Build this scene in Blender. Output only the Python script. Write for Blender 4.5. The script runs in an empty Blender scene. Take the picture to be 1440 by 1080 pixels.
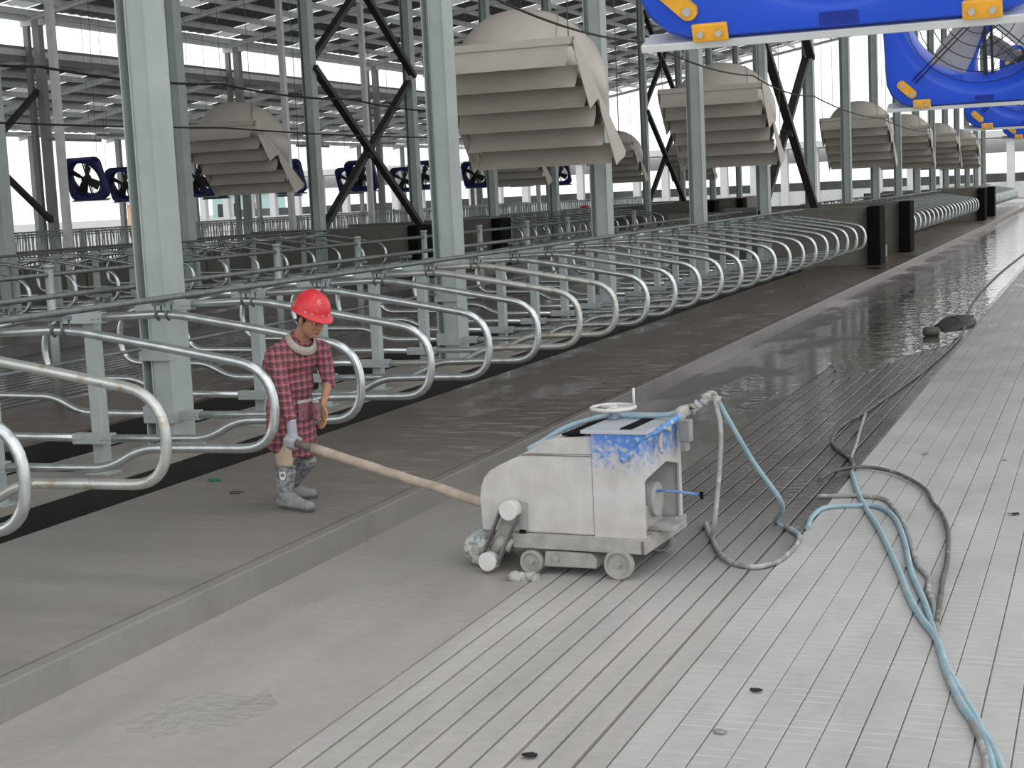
import bpy, bmesh, math, random
from mathutils import Vector, Matrix
PI = math.pi
random.seed(7)
SC = bpy.context.scene
COL = SC.collection

# ------------------------------------------------------------------ camera, world, light, exposure
cam_d = bpy.data.cameras.new('camera'); cam = bpy.data.objects.new('camera', cam_d); COL.objects.link(cam)
cam_d.sensor_width = 36.0; cam_d.lens = 2150.0 / 1440 * 36; cam_d.clip_end = 2000
def cam_axes():
    f = 2150.0
    y = Vector((1560 - 720, 540 - 235, -f)).normalized()
    x = -Vector((-4993 - 720, 540 - 551, -f)).normalized()
    x = (x - y * x.dot(y)).normalized(); z = x.cross(y)
    return x, y, z
_x, _y, _z = cam_axes()
CAMP = Vector((0, 0, 2.38))
R3 = Matrix((_x, _y, _z))          # world = R3 @ cam
cam.matrix_world = Matrix.Translation(CAMP) @ R3.to_4x4()
SC.camera = cam
w = bpy.data.worlds.new('overcast_sky'); SC.world = w; w.use_nodes = True
nt = w.node_tree; bg = nt.nodes['Background']
tc = nt.nodes.new('ShaderNodeTexCoord'); sp = nt.nodes.new('ShaderNodeSeparateXYZ')
rp = nt.nodes.new('ShaderNodeValToRGB'); nt.links.new(tc.outputs['Generated'], sp.inputs[0]); nt.links.new(sp.outputs['Z'], rp.inputs[0])
rp.color_ramp.elements[0].color = (1, 0.995, 1, 1); rp.color_ramp.elements[1].color = (0.95, 0.965, 1, 1)
nt.links.new(rp.outputs[0], bg.inputs['Color']); bg.inputs['Strength'].default_value = 1.35
sun_d = bpy.data.lights.new('overcast_sun', 'SUN'); sun_d.energy = 0.5; sun_d.angle = math.radians(50)
sun = bpy.data.objects.new('overcast_sun', sun_d); COL.objects.link(sun); sun.rotation_euler = (math.radians(38), math.radians(42), 0)
SC.view_settings.view_transform = 'Standard'; SC.view_settings.look = 'None'
SC.view_settings.gamma = 1; SC.view_settings.use_curve_mapping = False
SC.view_settings.exposure = 0.0

# ------------------------------------------------------------------ materials
def _nt(name):
    m = bpy.data.materials.new(name); m.use_nodes = True
    return m, m.node_tree, m.node_tree.nodes, m.node_tree.links, m.node_tree.nodes['Principled BSDF']
def noise(N, L, vec, scale, detail=4, rough=.55):
    n = N.new('ShaderNodeTexNoise'); n.inputs['Scale'].default_value = scale
    n.inputs['Detail'].default_value = detail; n.inputs['Roughness'].default_value = rough
    if vec: L.new(vec, n.inputs['Vector'])
    return n.outputs['Fac']
def ramp(N, L, fac, stops):
    r = N.new('ShaderNodeValToRGB'); e = r.color_ramp.elements
    while len(e) < len(stops): e.new(.5)
    for i, (p, c) in enumerate(stops):
        e[i].position = p; e[i].color = (*c, 1) if len(c) == 3 else c
    L.new(fac, r.inputs[0]); return r.outputs[0]
def mix(N, L, fac, a, b):
    m = N.new('ShaderNodeMix'); m.data_type = 'RGBA'
    for s, v in ((m.inputs[0], fac), (m.inputs[6], a), (m.inputs[7], b)):
        if hasattr(v, 'is_output'): L.new(v, s)
        elif isinstance(v, (int, float)): s.default_value = v
        else: s.default_value = (*v, 1)
    return m.outputs[2]
def mth(N, L, op, a, b=None, clamp=False):
    m = N.new('ShaderNodeMath'); m.operation = op; m.use_clamp = clamp
    for i, v in enumerate((a, b)):
        if v is None: continue
        if hasattr(v, 'is_output'): L.new(v, m.inputs[i])
        else: m.inputs[i].default_value = v
    return m.outputs[0]
def bump(N, L, B, h, strength=.3, dist=.01):
    b = N.new('ShaderNodeBump'); b.inputs['Strength'].default_value = strength; b.inputs['Distance'].default_value = dist
    L.new(h, b.inputs['Height']); L.new(b.outputs[0], B.inputs['Normal'])
def mapping(N, L, vec, scale=(1, 1, 1), rot=(0, 0, 0)):
    m = N.new('ShaderNodeMapping'); m.inputs['Scale'].default_value = scale; m.inputs['Rotation'].default_value = rot
    L.new(vec, m.inputs['Vector']); return m.outputs[0]
def smat(name, col, rough=.6, metal=0., var=.15, scale=6., bmp=.0, second=None, thr=(.5, .7), objco=True, det=5):
    m, T, N, L, B = _nt(name)
    t = N.new('ShaderNodeTexCoord'); v = t.outputs['Object']
    f = noise(N, L, v, scale, det)
    lo = tuple(max(0, c * (1 - var)) for c in col); hi = tuple(min(1, c * (1 + var)) for c in col)
    c = ramp(N, L, f, [(.3, lo), (.7, hi)])
    if second:
        f2 = noise(N, L, v, scale * 2.3, 7, .65)
        k = ramp(N, L, f2, [(thr[0], (0, 0, 0)), (thr[1], (1, 1, 1))])
        c = mix(N, L, k, c, second)
    L.new(c, B.inputs['Base Color'])
    B.inputs['Roughness'].default_value = rough; B.inputs['Metallic'].default_value = metal
    if bmp: bump(N, L, B, noise(N, L, v, scale * 6, 6), bmp, .01)
    return m
def floor_mat(name, dry, wet, ystart, ywet, puddle=.55, streak=(1, 1, 1), cross=0., always_wet=0., bw=.25, chalk=False, slurry=False):
    """concrete; dry in the foreground, wet (darker, smoother) beyond, puddles by noise"""
    m, T, N, L, B = _nt(name)
    g = N.new('ShaderNodeNewGeometry'); P = g.outputs['Position']
    s = N.new('ShaderNodeSeparateXYZ'); L.new(P, s.inputs[0])
    big = noise(N, L, mapping(N, L, P, streak), 1.1, 6, .6)
    fine = noise(N, L, P, 14, 6, .6)
    # wetness 0..1 along the alley, edge broken by noise
    yy = mth(N, L, 'ADD', s.outputs['Y'], mth(N, L, 'MULTIPLY', big, 3.0))
    mr = N.new('ShaderNodeMapRange'); mr.inputs[1].default_value = ystart + 1.5; mr.inputs[2].default_value = ywet + 1.5
    L.new(yy, mr.inputs[0]); wetf = mr.outputs[0]
    if always_wet: wetf = mth(N, L, 'MAXIMUM', wetf, always_wet)
    c1 = ramp(N, L, big, [(.3, tuple(c * .82 for c in dry)), (.7, tuple(c * 1.1 for c in dry))])
    c2 = ramp(N, L, big, [(.3, tuple(c * .7 for c in wet)), (.7, tuple(c * 1.25 for c in wet))])
    c = mix(N, L, wetf, c1, c2)
    c = mix(N, L, mth(N, L, 'MULTIPLY', fine, .22), c, (.05, .048, .045))
    if chalk:
        cn = noise(N, L, mapping(N, L, P, (1.0, 5.5, 1)), 2.2, 7, .72)
        band = N.new('ShaderNodeMapRange'); band.inputs[1].default_value = -7.0; band.inputs[2].default_value = -5.6; L.new(s.outputs['X'], band.inputs[0])
        k = mth(N, L, 'MULTIPLY', ramp(N, L, cn, [(.545, (0, 0, 0)), (.62, (1, 1, 1))]), mth(N, L, 'MULTIPLY', band.outputs[0], wetf))
        c = mix(N, L, mth(N, L, 'MULTIPLY', k, .75), c, (.36, .33, .295))
    L.new(c, B.inputs['Base Color'])
    pn = noise(N, L, mapping(N, L, P, (1, .45, 1)), .9, 5, .6)
    pud = ramp(N, L, pn, [(puddle - .06, (0, 0, 0)), (puddle + .03, (1, 1, 1))])
    far = N.new('ShaderNodeMapRange'); far.inputs[1].default_value = 15; far.inputs[2].default_value = 24; L.new(s.outputs['Y'], far.inputs[0])
    rx = N.new('ShaderNodeMapRange'); rx.inputs[1].default_value = -4.6; rx.inputs[2].default_value = -3.4; L.new(s.outputs['X'], rx.inputs[0])
    pn = mth(N, L, 'ADD', pn, mth(N, L, 'MULTIPLY', mth(N, L, 'MULTIPLY', far.outputs[0], rx.outputs[0]), .22))
    pud = ramp(N, L, pn, [(puddle - .06, (0, 0, 0)), (puddle + .03, (1, 1, 1))])
    if slurry: wetf = mth(N, L, 'MAXIMUM', wetf, .72)
    pud = mth(N, L, 'MULTIPLY', pud, wetf)
    r = mth(N, L, 'SUBTRACT', .78, mth(N, L, 'MULTIPLY', wetf, .42))
    r = mth(N, L, 'SUBTRACT', r, mth(N, L, 'MULTIPLY', pud, .30), True)
    L.new(r, B.inputs['Roughness'])
    wv = noise(N, L, mapping(N, L, P, (1.4, 3.2, 1)), 4, 3, .5)
    h = mth(N, L, 'ADD', mth(N, L, 'MULTIPLY', fine, .3), mth(N, L, 'MULTIPLY', wv, 1.6))
    if cross:
        q = mth(N, L, 'FRACT', mth(N, L, 'MULTIPLY', s.outputs['Y'], 1 / .085))
        q = mth(N, L, 'LESS_THAN', q, .16)
        nn = ramp(N, L, noise(N, L, P, 3.5, 3), [(.42, (0, 0, 0)), (.6, (1, 1, 1))])
        q = mth(N, L, 'MULTIPLY', q, nn)
        h = mth(N, L, 'SUBTRACT', h, mth(N, L, 'MULTIPLY', q, cross))
        cc = mix(N, L, mth(N, L, 'MULTIPLY', q, .35), B.inputs['Base Color'].links[0].from_socket, (.74, .74, .72)); L.new(cc, B.inputs['Base Color'])
    bump(N, L, B, h, bw, .012)
    return m
def translucent_mat(name, col):
    m = bpy.data.materials.new(name); m.use_nodes = True; N = m.node_tree.nodes; L = m.node_tree.links
    o = N['Material Output']; N.remove(N['Principled BSDF'])
    a = N.new('ShaderNodeBsdfTranslucent'); a.inputs[0].default_value = (*col, 1)
    b = N.new('ShaderNodeBsdfDiffuse'); b.inputs[0].default_value = (*col, 1)
    x = N.new('ShaderNodeMixShader'); x.inputs[0].default_value = .35
    L.new(a.outputs[0], x.inputs[1]); L.new(b.outputs[0], x.inputs[2]); L.new(x.outputs[0], o.inputs[0]); return m

GALV = smat('galvanised_tube', (.58, .62, .62), .27, .85, .16, 9, .05)
GALV_STAIN = smat('galvanised_tube_with_rust_film', (.58, .60, .57), .36, .65, .16, 3, .05, second=(.46, .38, .27), thr=(.56, .64), det=2)
GALVD = smat('dull_zinc_pipe', (.17, .19, .185), .45, .5, .2, 12)
POST = smat('galvanised_post', (.40, .45, .44), .5, .35, .12, 5)
STEEL = smat('column_steel', (.40, .455, .435), .55, .25, .08, 2.5)
STEELF = smat('far_column_steel', (.30, .32, .30), .6, .2, .1, 2)
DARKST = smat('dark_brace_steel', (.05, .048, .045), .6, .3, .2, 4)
PURL = smat('purlin_zinc', (.72, .75, .73), .5, .3, .08, 3)
SHEET = smat('roof_sheet_grey', (.25, .26, .255), .6, .1, .1, 1.5)
SKYL = translucent_mat('roof_skylight_sheet', (.68, .69, .68))
BLACK = smat('black_rubber', (.006, .006, .0065), .95, 0, .3, 8)
BLACK.node_tree.nodes['Principled BSDF'].inputs['Specular IOR Level'].default_value = .15
PIT = smat('pit_near_black', (.012, .011, .010), .95, 0, .3, 3)  # near-black tone for the pit floors and sides
PLAT = floor_mat('walkway_concrete', (.30, .285, .26), (.092, .068, .054), 7.0, 14.0, .62, (.7, 2.8, 1), 0, .12, .3, chalk=True)
KERB = floor_mat('kerb_concrete', (.27, .26, .235), (.10, .092, .082), 7.5, 15.0, .9, (1.5, 1.5, .5), 0, 0, .4)
SLUR = floor_mat('slurry_wet_concrete', (.46, .435, .40), (.115, .105, .095), 8.0, 14.0, .54, (1.5, .6, 1), 0, .0, .22, slurry=True)
RIB = floor_mat('ribbed_concrete', (.50, .48, .455), (.11, .104, .098), 8.4, 11.4, .47, (2.5, .5, 1), 0, 0, .5)
SLAB = floor_mat('scored_pale_concrete', (.53, .525, .50), (.36, .355, .335), 9, 22, .9, (1.5, .7, 1), 1.2, 0, .5)
STRIP = smat('stall_strip_concrete', (.25, .235, .21), .8, 0, .15, 3, .2)
WALLC = smat('trough_wall_concrete', (.155, .15, .13), .8, 0, .25, 1.5, .2)
GROUND = smat('outdoor_pale_ground', (.42, .42, .40), .9, 0, .1, .05)
HOODM = smat('beige_fibreglass', (.52, .485, .43), .42, 0, .05, 2)
HOODS = smat('beige_slat_sheet', (.50, .47, .41), .55, 0, .05, 3)
BLUE = smat('blue_plastic', (.008, .075, .62), .38, 0, .06, 3)
YEL = smat('yellow_bracket', (.85, .42, .03), .5, 0, .12, 20)
BOLT = smat('zinc_bolt', (.6, .6, .57), .4, .5, .1, 30)
BLADE = smat('grey_fan_blade', (.40, .40, .42), .5, .2, .1, 4)
WIRE = smat('black_cable', (.012, .012, .012), .6)
MOTOR = smat('dark_green_motor', (.03, .05, .045), .5, .3)

def painted_machine():
    m, T, N, L, B = _nt('dusty_white_over_blue_paint')
    t = N.new('ShaderNodeTexCoord'); P = t.outputs['Object']
    f = noise(N, L, P, 5, 6, .6)
    base = ramp(N, L, f, [(.3, (.46, .44, .42)), (.55, (.56, .55, .53)), (.75, (.62, .62, .61))])
    s = N.new('ShaderNodeSeparateXYZ'); L.new(P, s.inputs[0])
    # blue shows through at the upper part of the gear box (u .2-.6)
    up = N.new('ShaderNodeMapRange'); up.inputs[1].default_value = .60; up.inputs[2].default_value = .93; L.new(s.outputs['Z'], up.inputs[0])
    rt = N.new('ShaderNodeMapRange'); rt.inputs[1].default_value = .18; rt.inputs[2].default_value = .26; L.new(s.outputs['X'], rt.inputs[0])
    sc = noise(N, L, P, 26, 7, .7)
    k = mth(N, L, 'ADD', mth(N, L, 'MULTIPLY', up.outputs[0], .42), sc)
    k = mth(N, L, 'MULTIPLY', ramp(N, L, k, [(.62, (0, 0, 0)), (.86, (.95, .95, .95))]), rt.outputs[0])
    c = mix(N, L, k, base, (.045, .20, .60))
    sc2 = ramp(N, L, noise(N, L, P, 12, 7, .7), [(.66, (0, 0, 0)), (.72, (1, 1, 1))])
    up2 = N.new('ShaderNodeMapRange'); up2.inputs[1].default_value = .5; up2.inputs[2].default_value = .75; L.new(s.outputs['Z'], up2.inputs[0])
    c = mix(N, L, mth(N, L, 'MULTIPLY', sc2, up2.outputs[0]), c, (.22, .33, .50))
    L.new(c, B.inputs['Base Color']); B.inputs['Roughness'].default_value = .6
    return m
MACH = painted_machine()
CHAS = smat('dusty_grey_iron', (.37, .36, .34), .75, .1, .2, 9, .2)
PULL = smat('pulley_pale', (.68, .67, .65), .5, .1, .06, 20)
BELT = smat('belt_grey', (.17, .165, .16), .8, 0, .3, 20)
BPAINT = smat('worn_blue_paint', (.10, .27, .60), .5, 0, .2, 12, second=(.5, .55, .6), thr=(.5, .62))
HOSE = smat('pale_blue_hose', (.27, .42, .49), .5, 0, .15, 6, second=(.42, .45, .45), thr=(.5, .66))
CABL = smat('dusty_grey_cable', (.27, .27, .26), .7, 0, .2, 5, second=(.45, .44, .42), thr=(.5, .6))
CABLD = smat('dark_dusty_cable', (.10, .10, .098), .7, 0, .3, 5, second=(.3, .3, .29), thr=(.55, .66))
RAG = smat('rag_off_white', (.45, .45, .42), .9, 0, .2, 30, .4)
SKIN = smat('tan_skin', (.40, .205, .125), .55, 0, .08, 30)
SKIND = smat('dusty_hand_skin', (.36, .25, .21), .7, 0, .1, 40)
LIP = smat('lip_skin', (.26, .10, .075), .5)
HAIR = smat('black_hair', (.012, .010, .009), .6)
HELM = smat('red_helmet_shell', (.68, .035, .045), .36, 0, .06, 14, second=(.72, .22, .22), thr=(.6, .8))
COLLAR = smat('grey_rib_collar', (.42, .38, .34), .9, 0, .1, 40)
GLOVE = smat('grey_knit_glove', (.36, .36, .40), .9, 0, .12, 60, .3)
PANTS = smat('khaki_trousers', (.52, .42, .30), .85, 0, .12, 10, .3)
BOOT = smat('dusty_rubber_boot', (.085, .10, .12), .6, 0, .2, 14, second=(.30, .30, .29), thr=(.42, .56))
BOOTP = smat('boot_foot_mud', (.24, .245, .24), .75, 0, .2, 16, .2)
WOOD = smat('weathered_wood', (.42, .35, .28), .8, 0, .18, 12, .3)
WOODD = smat('dark_grip_wrap', (.12, .105, .09), .7, 0, .3, 20)
WHITEP = smat('white_render', (.62, .62, .62), .8, 0, .05, 1)
DARKW = smat('dark_window_glass', (.03, .035, .04), .3)
TEAL = smat('hazed_teal_cladding', (.42, .62, .58), .6); ORNG = smat('hazed_orange_brick', (.72, .42, .28), .8)  # distance haze put into these lightened colours
def plaid():
    m, T, N, L, B = _nt('red_plaid_cloth')
    t = N.new('ShaderNodeTexCoord'); P = t.outputs['Object']
    s = N.new('ShaderNodeSeparateXYZ'); L.new(P, s.inputs[0])
    wob = mth(N, L, 'MULTIPLY', noise(N, L, P, 5, 2), .035)
    d1 = mth(N, L, 'ADD', mth(N, L, 'ADD', mth(N, L, 'MULTIPLY', s.outputs['X'], .82), mth(N, L, 'MULTIPLY', s.outputs['Y'], .62)), wob)
    d2 = mth(N, L, 'ADD', s.outputs['Z'], wob)
    def band(d, per, off, wd):
        q = mth(N, L, 'FRACT', mth(N, L, 'MULTIPLY', mth(N, L, 'ADD', d, 40 + off), 1 / per))
        return mth(N, L, 'LESS_THAN', q, wd)
    dk = (.022, .016, .035); lt = (.50, .20, .22)
    c = mix(N, L, mth(N, L, 'MULTIPLY', band(d1, .046, .02, .34), .88), (.26, .028, .05), dk)
    c = mix(N, L, mth(N, L, 'MULTIPLY', band(d1, .046, .036, .2), .5), c, lt)
    c = mix(N, L, mth(N, L, 'MULTIPLY', band(d2, .055, .0, .27), .72), c, dk)
    c = mix(N, L, mth(N, L, 'MULTIPLY', band(d2, .055, .03, .22), .45), c, lt)
    c = mix(N, L, mth(N, L, 'MULTIPLY', noise(N, L, P, 9, 5), .35), c, (.33, .22, .22))
    L.new(c, B.inputs['Base Color']); B.inputs['Roughness'].default_value = .9
    bump(N, L, B, noise(N, L, mapping(N, L, P, (1.6, 1.6, .7)), 9, 4), .6, .03)
    return m
PLAID = plaid()

# ------------------------------------------------------------------ mesh helpers
class MB:
    def __init__(s): s.bm = bmesh.new(); s.mats = []
    def mi(s, m):
        if m is None: return 0
        if m not in s.mats: s.mats.append(m)
        return s.mats.index(m)
    def box(s, lo, hi, m=None, mat4=None):
        x0, y0, z0 = lo; x1, y1, z1 = hi
        vs = [s.bm.verts.new(p) for p in ((x0,y0,z0),(x1,y0,z0),(x1,y1,z0),(x0,y1,z0),(x0,y0,z1),(x1,y0,z1),(x1,y1,z1),(x0,y1,z1))]
        k = s.mi(m)
        for f in ((0,3,2,1),(4,5,6,7),(0,1,5,4),(1,2,6,5),(2,3,7,6),(3,0,4,7)):
            fc = s.bm.faces.new([vs[i] for i in f]); fc.material_index = k
        if mat4:
            for v in vs: v.co = mat4 @ v.co
        return s
    def beam(s, a, b, wd, h, m=None, up=(0, 0, 1)):
        a = Vector(a); b = Vector(b); d = b - a; l = d.length; d.normalize()
        u = Vector(up); x = d.cross(u)
        if x.length < 1e-4: u = Vector((0, 1, 0)); x = d.cross(u)
        x.normalize(); u = x.cross(d)
        M = Matrix((x, d, u)).transposed().to_4x4(); M.translation = a
        return s.box((-wd/2, 0, -h/2), (wd/2, l, h/2), m, M)
    def tube(s, pts, r, seg=10, m=None, caps=True, smooth=True):
        pts = [Vector(p) for p in pts]; rs = r if isinstance(r, (list, tuple)) else [r] * len(pts)
        k = s.mi(m); rings = []; n = len(pts); prev = None
        for i, p in enumerate(pts):
            d = (pts[min(i+1, n-1)] - pts[max(i-1, 0)])
            d = d.normalized() if d.length > 1e-9 else Vector((0, 0, 1))
            if prev is None:
                u = Vector((0, 0, 1)) if abs(d.z) < .9 else Vector((0, 1, 0))
                x = d.cross(u).normalized()
            else:
                x = (prev - d * prev.dot(d)).normalized()
            prev = x; y = d.cross(x)
            rings.append([s.bm.verts.new(p + (x * math.cos(2*PI*j/seg) + y * math.sin(2*PI*j/seg)) * rs[i]) for j in range(seg)])
        for i in range(n-1):
            for j in range(seg):
                f = s.bm.faces.new((rings[i][j], rings[i][(j+1) % seg], rings[i+1][(j+1) % seg], rings[i+1][j])); f.material_index = k; f.smooth = smooth
        if caps:
            f = s.bm.faces.new(rings[0][::-1]); f.material_index = k
            f = s.bm.faces.new(rings[-1]); f.material_index = k
        return s
    def cyl(s, a, b, r, seg=24, m=None, smooth=True): return s.tube([a, b], r, seg, m, True, smooth)
    def prism(s, poly, axis, lo, hi, m=None, mat4=None):
        """poly: 2D points; axis 'y': (x,z) extruded along y; 'x': (y,z); 'z': (x,y)"""
        def P(p, t):
            return {'y': (p[0], t, p[1]), 'x': (t, p[0], p[1]), 'z': (p[0], p[1], t)}[axis]
        A = [s.bm.verts.new(P(p, lo)) for p in poly]; B = [s.bm.verts.new(P(p, hi)) for p in poly]; k = s.mi(m)
        n = len(poly); fs = [s.bm.faces.new(A), s.bm.faces.new(B[::-1])]
        for i in range(n): fs.append(s.bm.faces.new((A[i], B[i], B[(i+1) % n], A[(i+1) % n])))
        for f in fs: f.material_index = k
        if mat4:
            for v in A + B: v.co = mat4 @ v.co
        return s
    def rings(s, rings, m=None, closed=True, caps=True, smooth=True):
        k = s.mi(m); R = [[s.bm.verts.new(p) for p in r] for r in rings]; n = len(R[0])
        for i in range(len(R)-1):
            for j in range(n if closed else n-1):
                f = s.bm.faces.new((R[i][j], R[i][(j+1) % n], R[i+1][(j+1) % n], R[i+1][j])); f.material_index = k; f.smooth = smooth
        if caps:
            for r in (R[0][::-1], R[-1]):
                f = s.bm.faces.new(r); f.material_index = k
        return s
    def mesh(s, name, m=None):
        bmesh.ops.recalc_face_normals(s.bm, faces=s.bm.faces)
        me = bpy.data.meshes.new(name); s.bm.to_mesh(me); s.bm.free()
        if m is not None and m not in s.mats: s.mats = [m] + s.mats if not s.mats else s.mats
        for q in (s.mats or [m]): me.materials.append(q)
        return me
    def build(s, name, m=None, parent=None, bevel=0, **kw):
        o = bpy.data.objects.new(name, s.mesh(name, m)); COL.objects.link(o)
        if parent: o.parent = parent
        if bevel:
            b = o.modifiers.new('bevel', 'BEVEL'); b.width = bevel; b.segments = 2; b.limit_method = 'ANGLE'
        tag(o, **kw); return o
def tag(o, label=None, cat=None, group=None, kind=None):
    if label: o['label'] = label
    if cat: o['category'] = cat
    if group: o['group'] = group
    if kind: o['kind'] = kind
    return o
def empty(name, loc=(0, 0, 0), rz=0, **kw):
    o = bpy.data.objects.new(name, None); COL.objects.link(o); o.location = loc; o.rotation_euler = (0, 0, rz); o.empty_display_size = .1
    tag(o, **kw); return o
KIDS = {}
def copy_tree(o, parent=None, only=None):
    c = o.copy(); COL.objects.link(c)
    if parent: c.parent = parent
    for ch in [x for x in ALL_CHILDREN(o)]: copy_tree(ch, c)
    return c
def ALL_CHILDREN(o): return list(o.children)
ORD = ['nearest', 'second', 'third', 'fourth', 'fifth', 'sixth', 'seventh', 'eighth', 'ninth', 'tenth', 'eleventh', 'twelfth',
       'thirteenth', 'fourteenth', 'fifteenth', 'sixteenth', 'seventeenth', 'eighteenth', 'nineteenth', 'twentieth', 'twenty-first', 'twenty-second', 'twenty-third', 'twenty-fourth']
def rounded(pts, rad, n=6):
    """round the corners of a 3D polyline"""
    pts = [Vector(p) for p in pts]; out = [pts[0]]
    for i in range(1, len(pts)-1):
        a, p, b = pts[i-1], pts[i], pts[i+1]; r = rad[i] if isinstance(rad, (list, tuple)) else rad
        r1 = min(r, (a-p).length*.49, (b-p).length*.49)
        p0 = p + (a-p).normalized()*r1; p1 = p + (b-p).normalized()*r1
        for k in range(n+1):
            t = k/n; out.append(p0*(1-t)**2 + p*2*t*(1-t) + p1*t*t)
    out.append(pts[-1]); return out
def catmull(pts, n=6):
    pts = [Vector(p) for p in pts]; P = [pts[0]*2-pts[1]] + pts + [pts[-1]*2-pts[-2]]; out = []
    for i in range(1, len(P)-2):
        a, b, c, d = P[i-1:i+3]
        for k in range(n):
            t = k/n; out.append(.5*((2*b)+(c-a)*t+(2*a-5*b+4*c-d)*t*t+(3*b-a-3*c+d)*t**3))
    out.append(pts[-1]); return out

# ------------------------------------------------------------------ the setting: ground, floors, walkways, pits
Y0, Y1 = 1.0, 118.0
MB().box((-500, -60, -.30), (400, 700, -.08)).build('ground', GROUND, kind='structure')
fl = MB().box((-4.92, Y0, -.08), (-3.36, Y1, 0)).build('floor', SLUR, kind='structure')
MB().box((-3.36, Y0, -.08), (-1.95, Y1, -.028)).build('groove_bed', RIB, fl)
MB().box((-1.95, Y0, -.08), (7.5, Y1, -.014)).build('groove_bed', SLAB, fl)
n = 10; pitch = 1.41 / n
rib = None
for i in range(n):
    gap = .016 + .006 * random.random()
    x0 = -3.36 + i*pitch + gap*.5
    mb = MB(); e = .0025
    wdt = pitch - gap
    mb.prism([(0, -.03), (wdt, -.03), (wdt, -e), (wdt-e, 0), (e, 0), (0, -e)], 'y', 0, Y1-Y0)
    o = mb.build('concrete_rib', RIB, fl); o.location = (x0, Y0, random.uniform(-.003, .002))
nr = 30; pr = .158
for i in range(nr):
    gap = .004 + .004*random.random(); wdt = pr - gap; e = .003
    mb = MB().prism([(0, -.03), (wdt, -.03), (wdt, -e), (wdt-e, 0), (e, 0), (0, -e)], 'y', 0, Y1-Y0)
    o = mb.build('scored_slab', SLAB, fl); o.location = (-1.948 + i*pr, Y0, .003 + random.uniform(-.001, .001))
MB().box((-1.948+nr*pr, Y0, -.03), (7.5, Y1, .003)).build('plain_slab', SLAB, fl)
# walkways (left of alley) with kerb, pits and centre strips; the same section repeats at bank two
def section(cx, near=True):
    pl = MB().box((cx+1.28, Y0, -.06), (cx+3.33, Y1, .18)).build('walkway', PLAT, kind='structure')
    m = MB(); m.prism([(cx+3.34, -.06), (cx+3.46, -.06), (cx+3.44, .168), (cx+3.43, .178), (cx+3.35, .178), (cx+3.34, .168)], 'y', Y0, Y1)
    m.build('kerb', KERB, pl)
    st = MB().box((cx-.60, Y0, -.2), (cx+.48, Y1, .16)).build('stall_strip', STRIP, kind='structure')
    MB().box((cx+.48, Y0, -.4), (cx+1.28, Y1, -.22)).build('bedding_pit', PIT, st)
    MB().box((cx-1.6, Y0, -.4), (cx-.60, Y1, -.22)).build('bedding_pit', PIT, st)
    MB().box((cx+.481, Y0, -.22), (cx+.487, Y1, .13)).build('pit_side_sheet', PIT, st)  # thin near-black sheets covering the pit sides
    MB().box((cx+1.27, Y0, -.22), (cx+1.277, Y1, .15)).build('pit_side_sheet', PIT, st)
    MB().box((cx-1.607, Y0, -.22), (cx-1.601, Y1, .15)).build('pit_side_sheet', PIT, st)
    p2 = MB().box((cx-3.35, Y0, -.06), (cx-1.61, Y1, .18)).build('walkway', PLAT, kind='structure')
    MB().box((cx-3.46, Y0, -.06), (cx-3.36, Y1, .178)).build('kerb', KERB, p2)
C1, C2 = -8.37, -21.3
section(C1); section(C2)
af = MB().box((-17.84, Y0, -.08), (-11.83, Y1, 0)).build('cow_alley', SLUR, kind='structure')
for i in range(14):
    o = MB().box((0, 0, -.02), (.17, Y1-Y0, .014)).build('concrete_rib', RIB, af); o.location = (-16.5+i*.25, Y0, 0)
MB().box((-30, Y0, -.08), (-24.77, Y1, 0)).build('cow_alley', SLUR, kind='structure')
MB().box((-52, Y0, -.08), (-30, Y1, .05)).build('feed_floor', SLAB, kind='structure')

# puddles: thin sheets of muddy water
def water_mat(name, col, sc=1., st=.22):
    m, T, N, L, B = _nt(name); g = N.new('ShaderNodeNewGeometry'); P = g.outputs['Position']
    B.inputs['Base Color'].default_value = (*col, 1); B.inputs['Roughness'].default_value = .035; B.inputs['IOR'].default_value = 1.6
    a = noise(N, L, mapping(N, L, P, (1.6*sc, .9*sc, 1), (0, 0, .5)), 2.0, 3, .5); b = noise(N, L, mapping(N, L, P, (1.5*sc, 3*sc, 1)), 2.4, 3, .5)
    h = mth(N, L, 'ADD', a, mth(N, L, 'MULTIPLY', b, .5))
    bump(N, L, B, h, st, .05); return m
WATER = water_mat('muddy_water', (.085, .08, .072)); WATERP = water_mat('milky_slurry_water', (.40, .38, .35), 2.6, .45)
def puddle(outline, label, z=.0045, mt=None):
    cx = sum(p[0] for p in outline)/len(outline); cy = sum(p[1] for p in outline)/len(outline)
    pts = catmull([(x, y, 0) for x, y in outline] + [(outline[0][0], outline[0][1], 0)], 5)[:-1]
    rgq = random.Random(int(cy*10)); pts = [(p.x - cx + rgq.uniform(-.03, .03), p.y - cy + rgq.uniform(-.06, .06)) for p in pts]
    o = MB().prism(pts, 'z', -.004, z).build('puddle', mt or WATER, label=label, cat='puddle'); o.location = (cx, cy, 0); return o
puddle([(-3.05, 18.2), (-2.75, 19.5), (-2.5, 21), (-2.12, 22.5), (-2.03, 26), (-2.04, 34), (-2.02, 50), (-2.03, 75), (-2.05, 112), (-4.6, 112), (-4.6, 80), (-4.45, 60), (-4.0, 48), (-4.25, 42), (-3.8, 36), (-3.95, 31), (-3.55, 27), (-3.7, 24.5), (-3.35, 22.5), (-3.5, 20.5), (-3.2, 19.2)],
       'long shining puddle reflecting the sky along the far alley')
puddle([(-4.25, 17.2), (-4.0, 17.0), (-3.85, 17.6), (-3.95, 18.4), (-4.15, 19.0), (-4.3, 18.2)], 'small bright puddle on the dark floor behind the machine tail')
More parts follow.
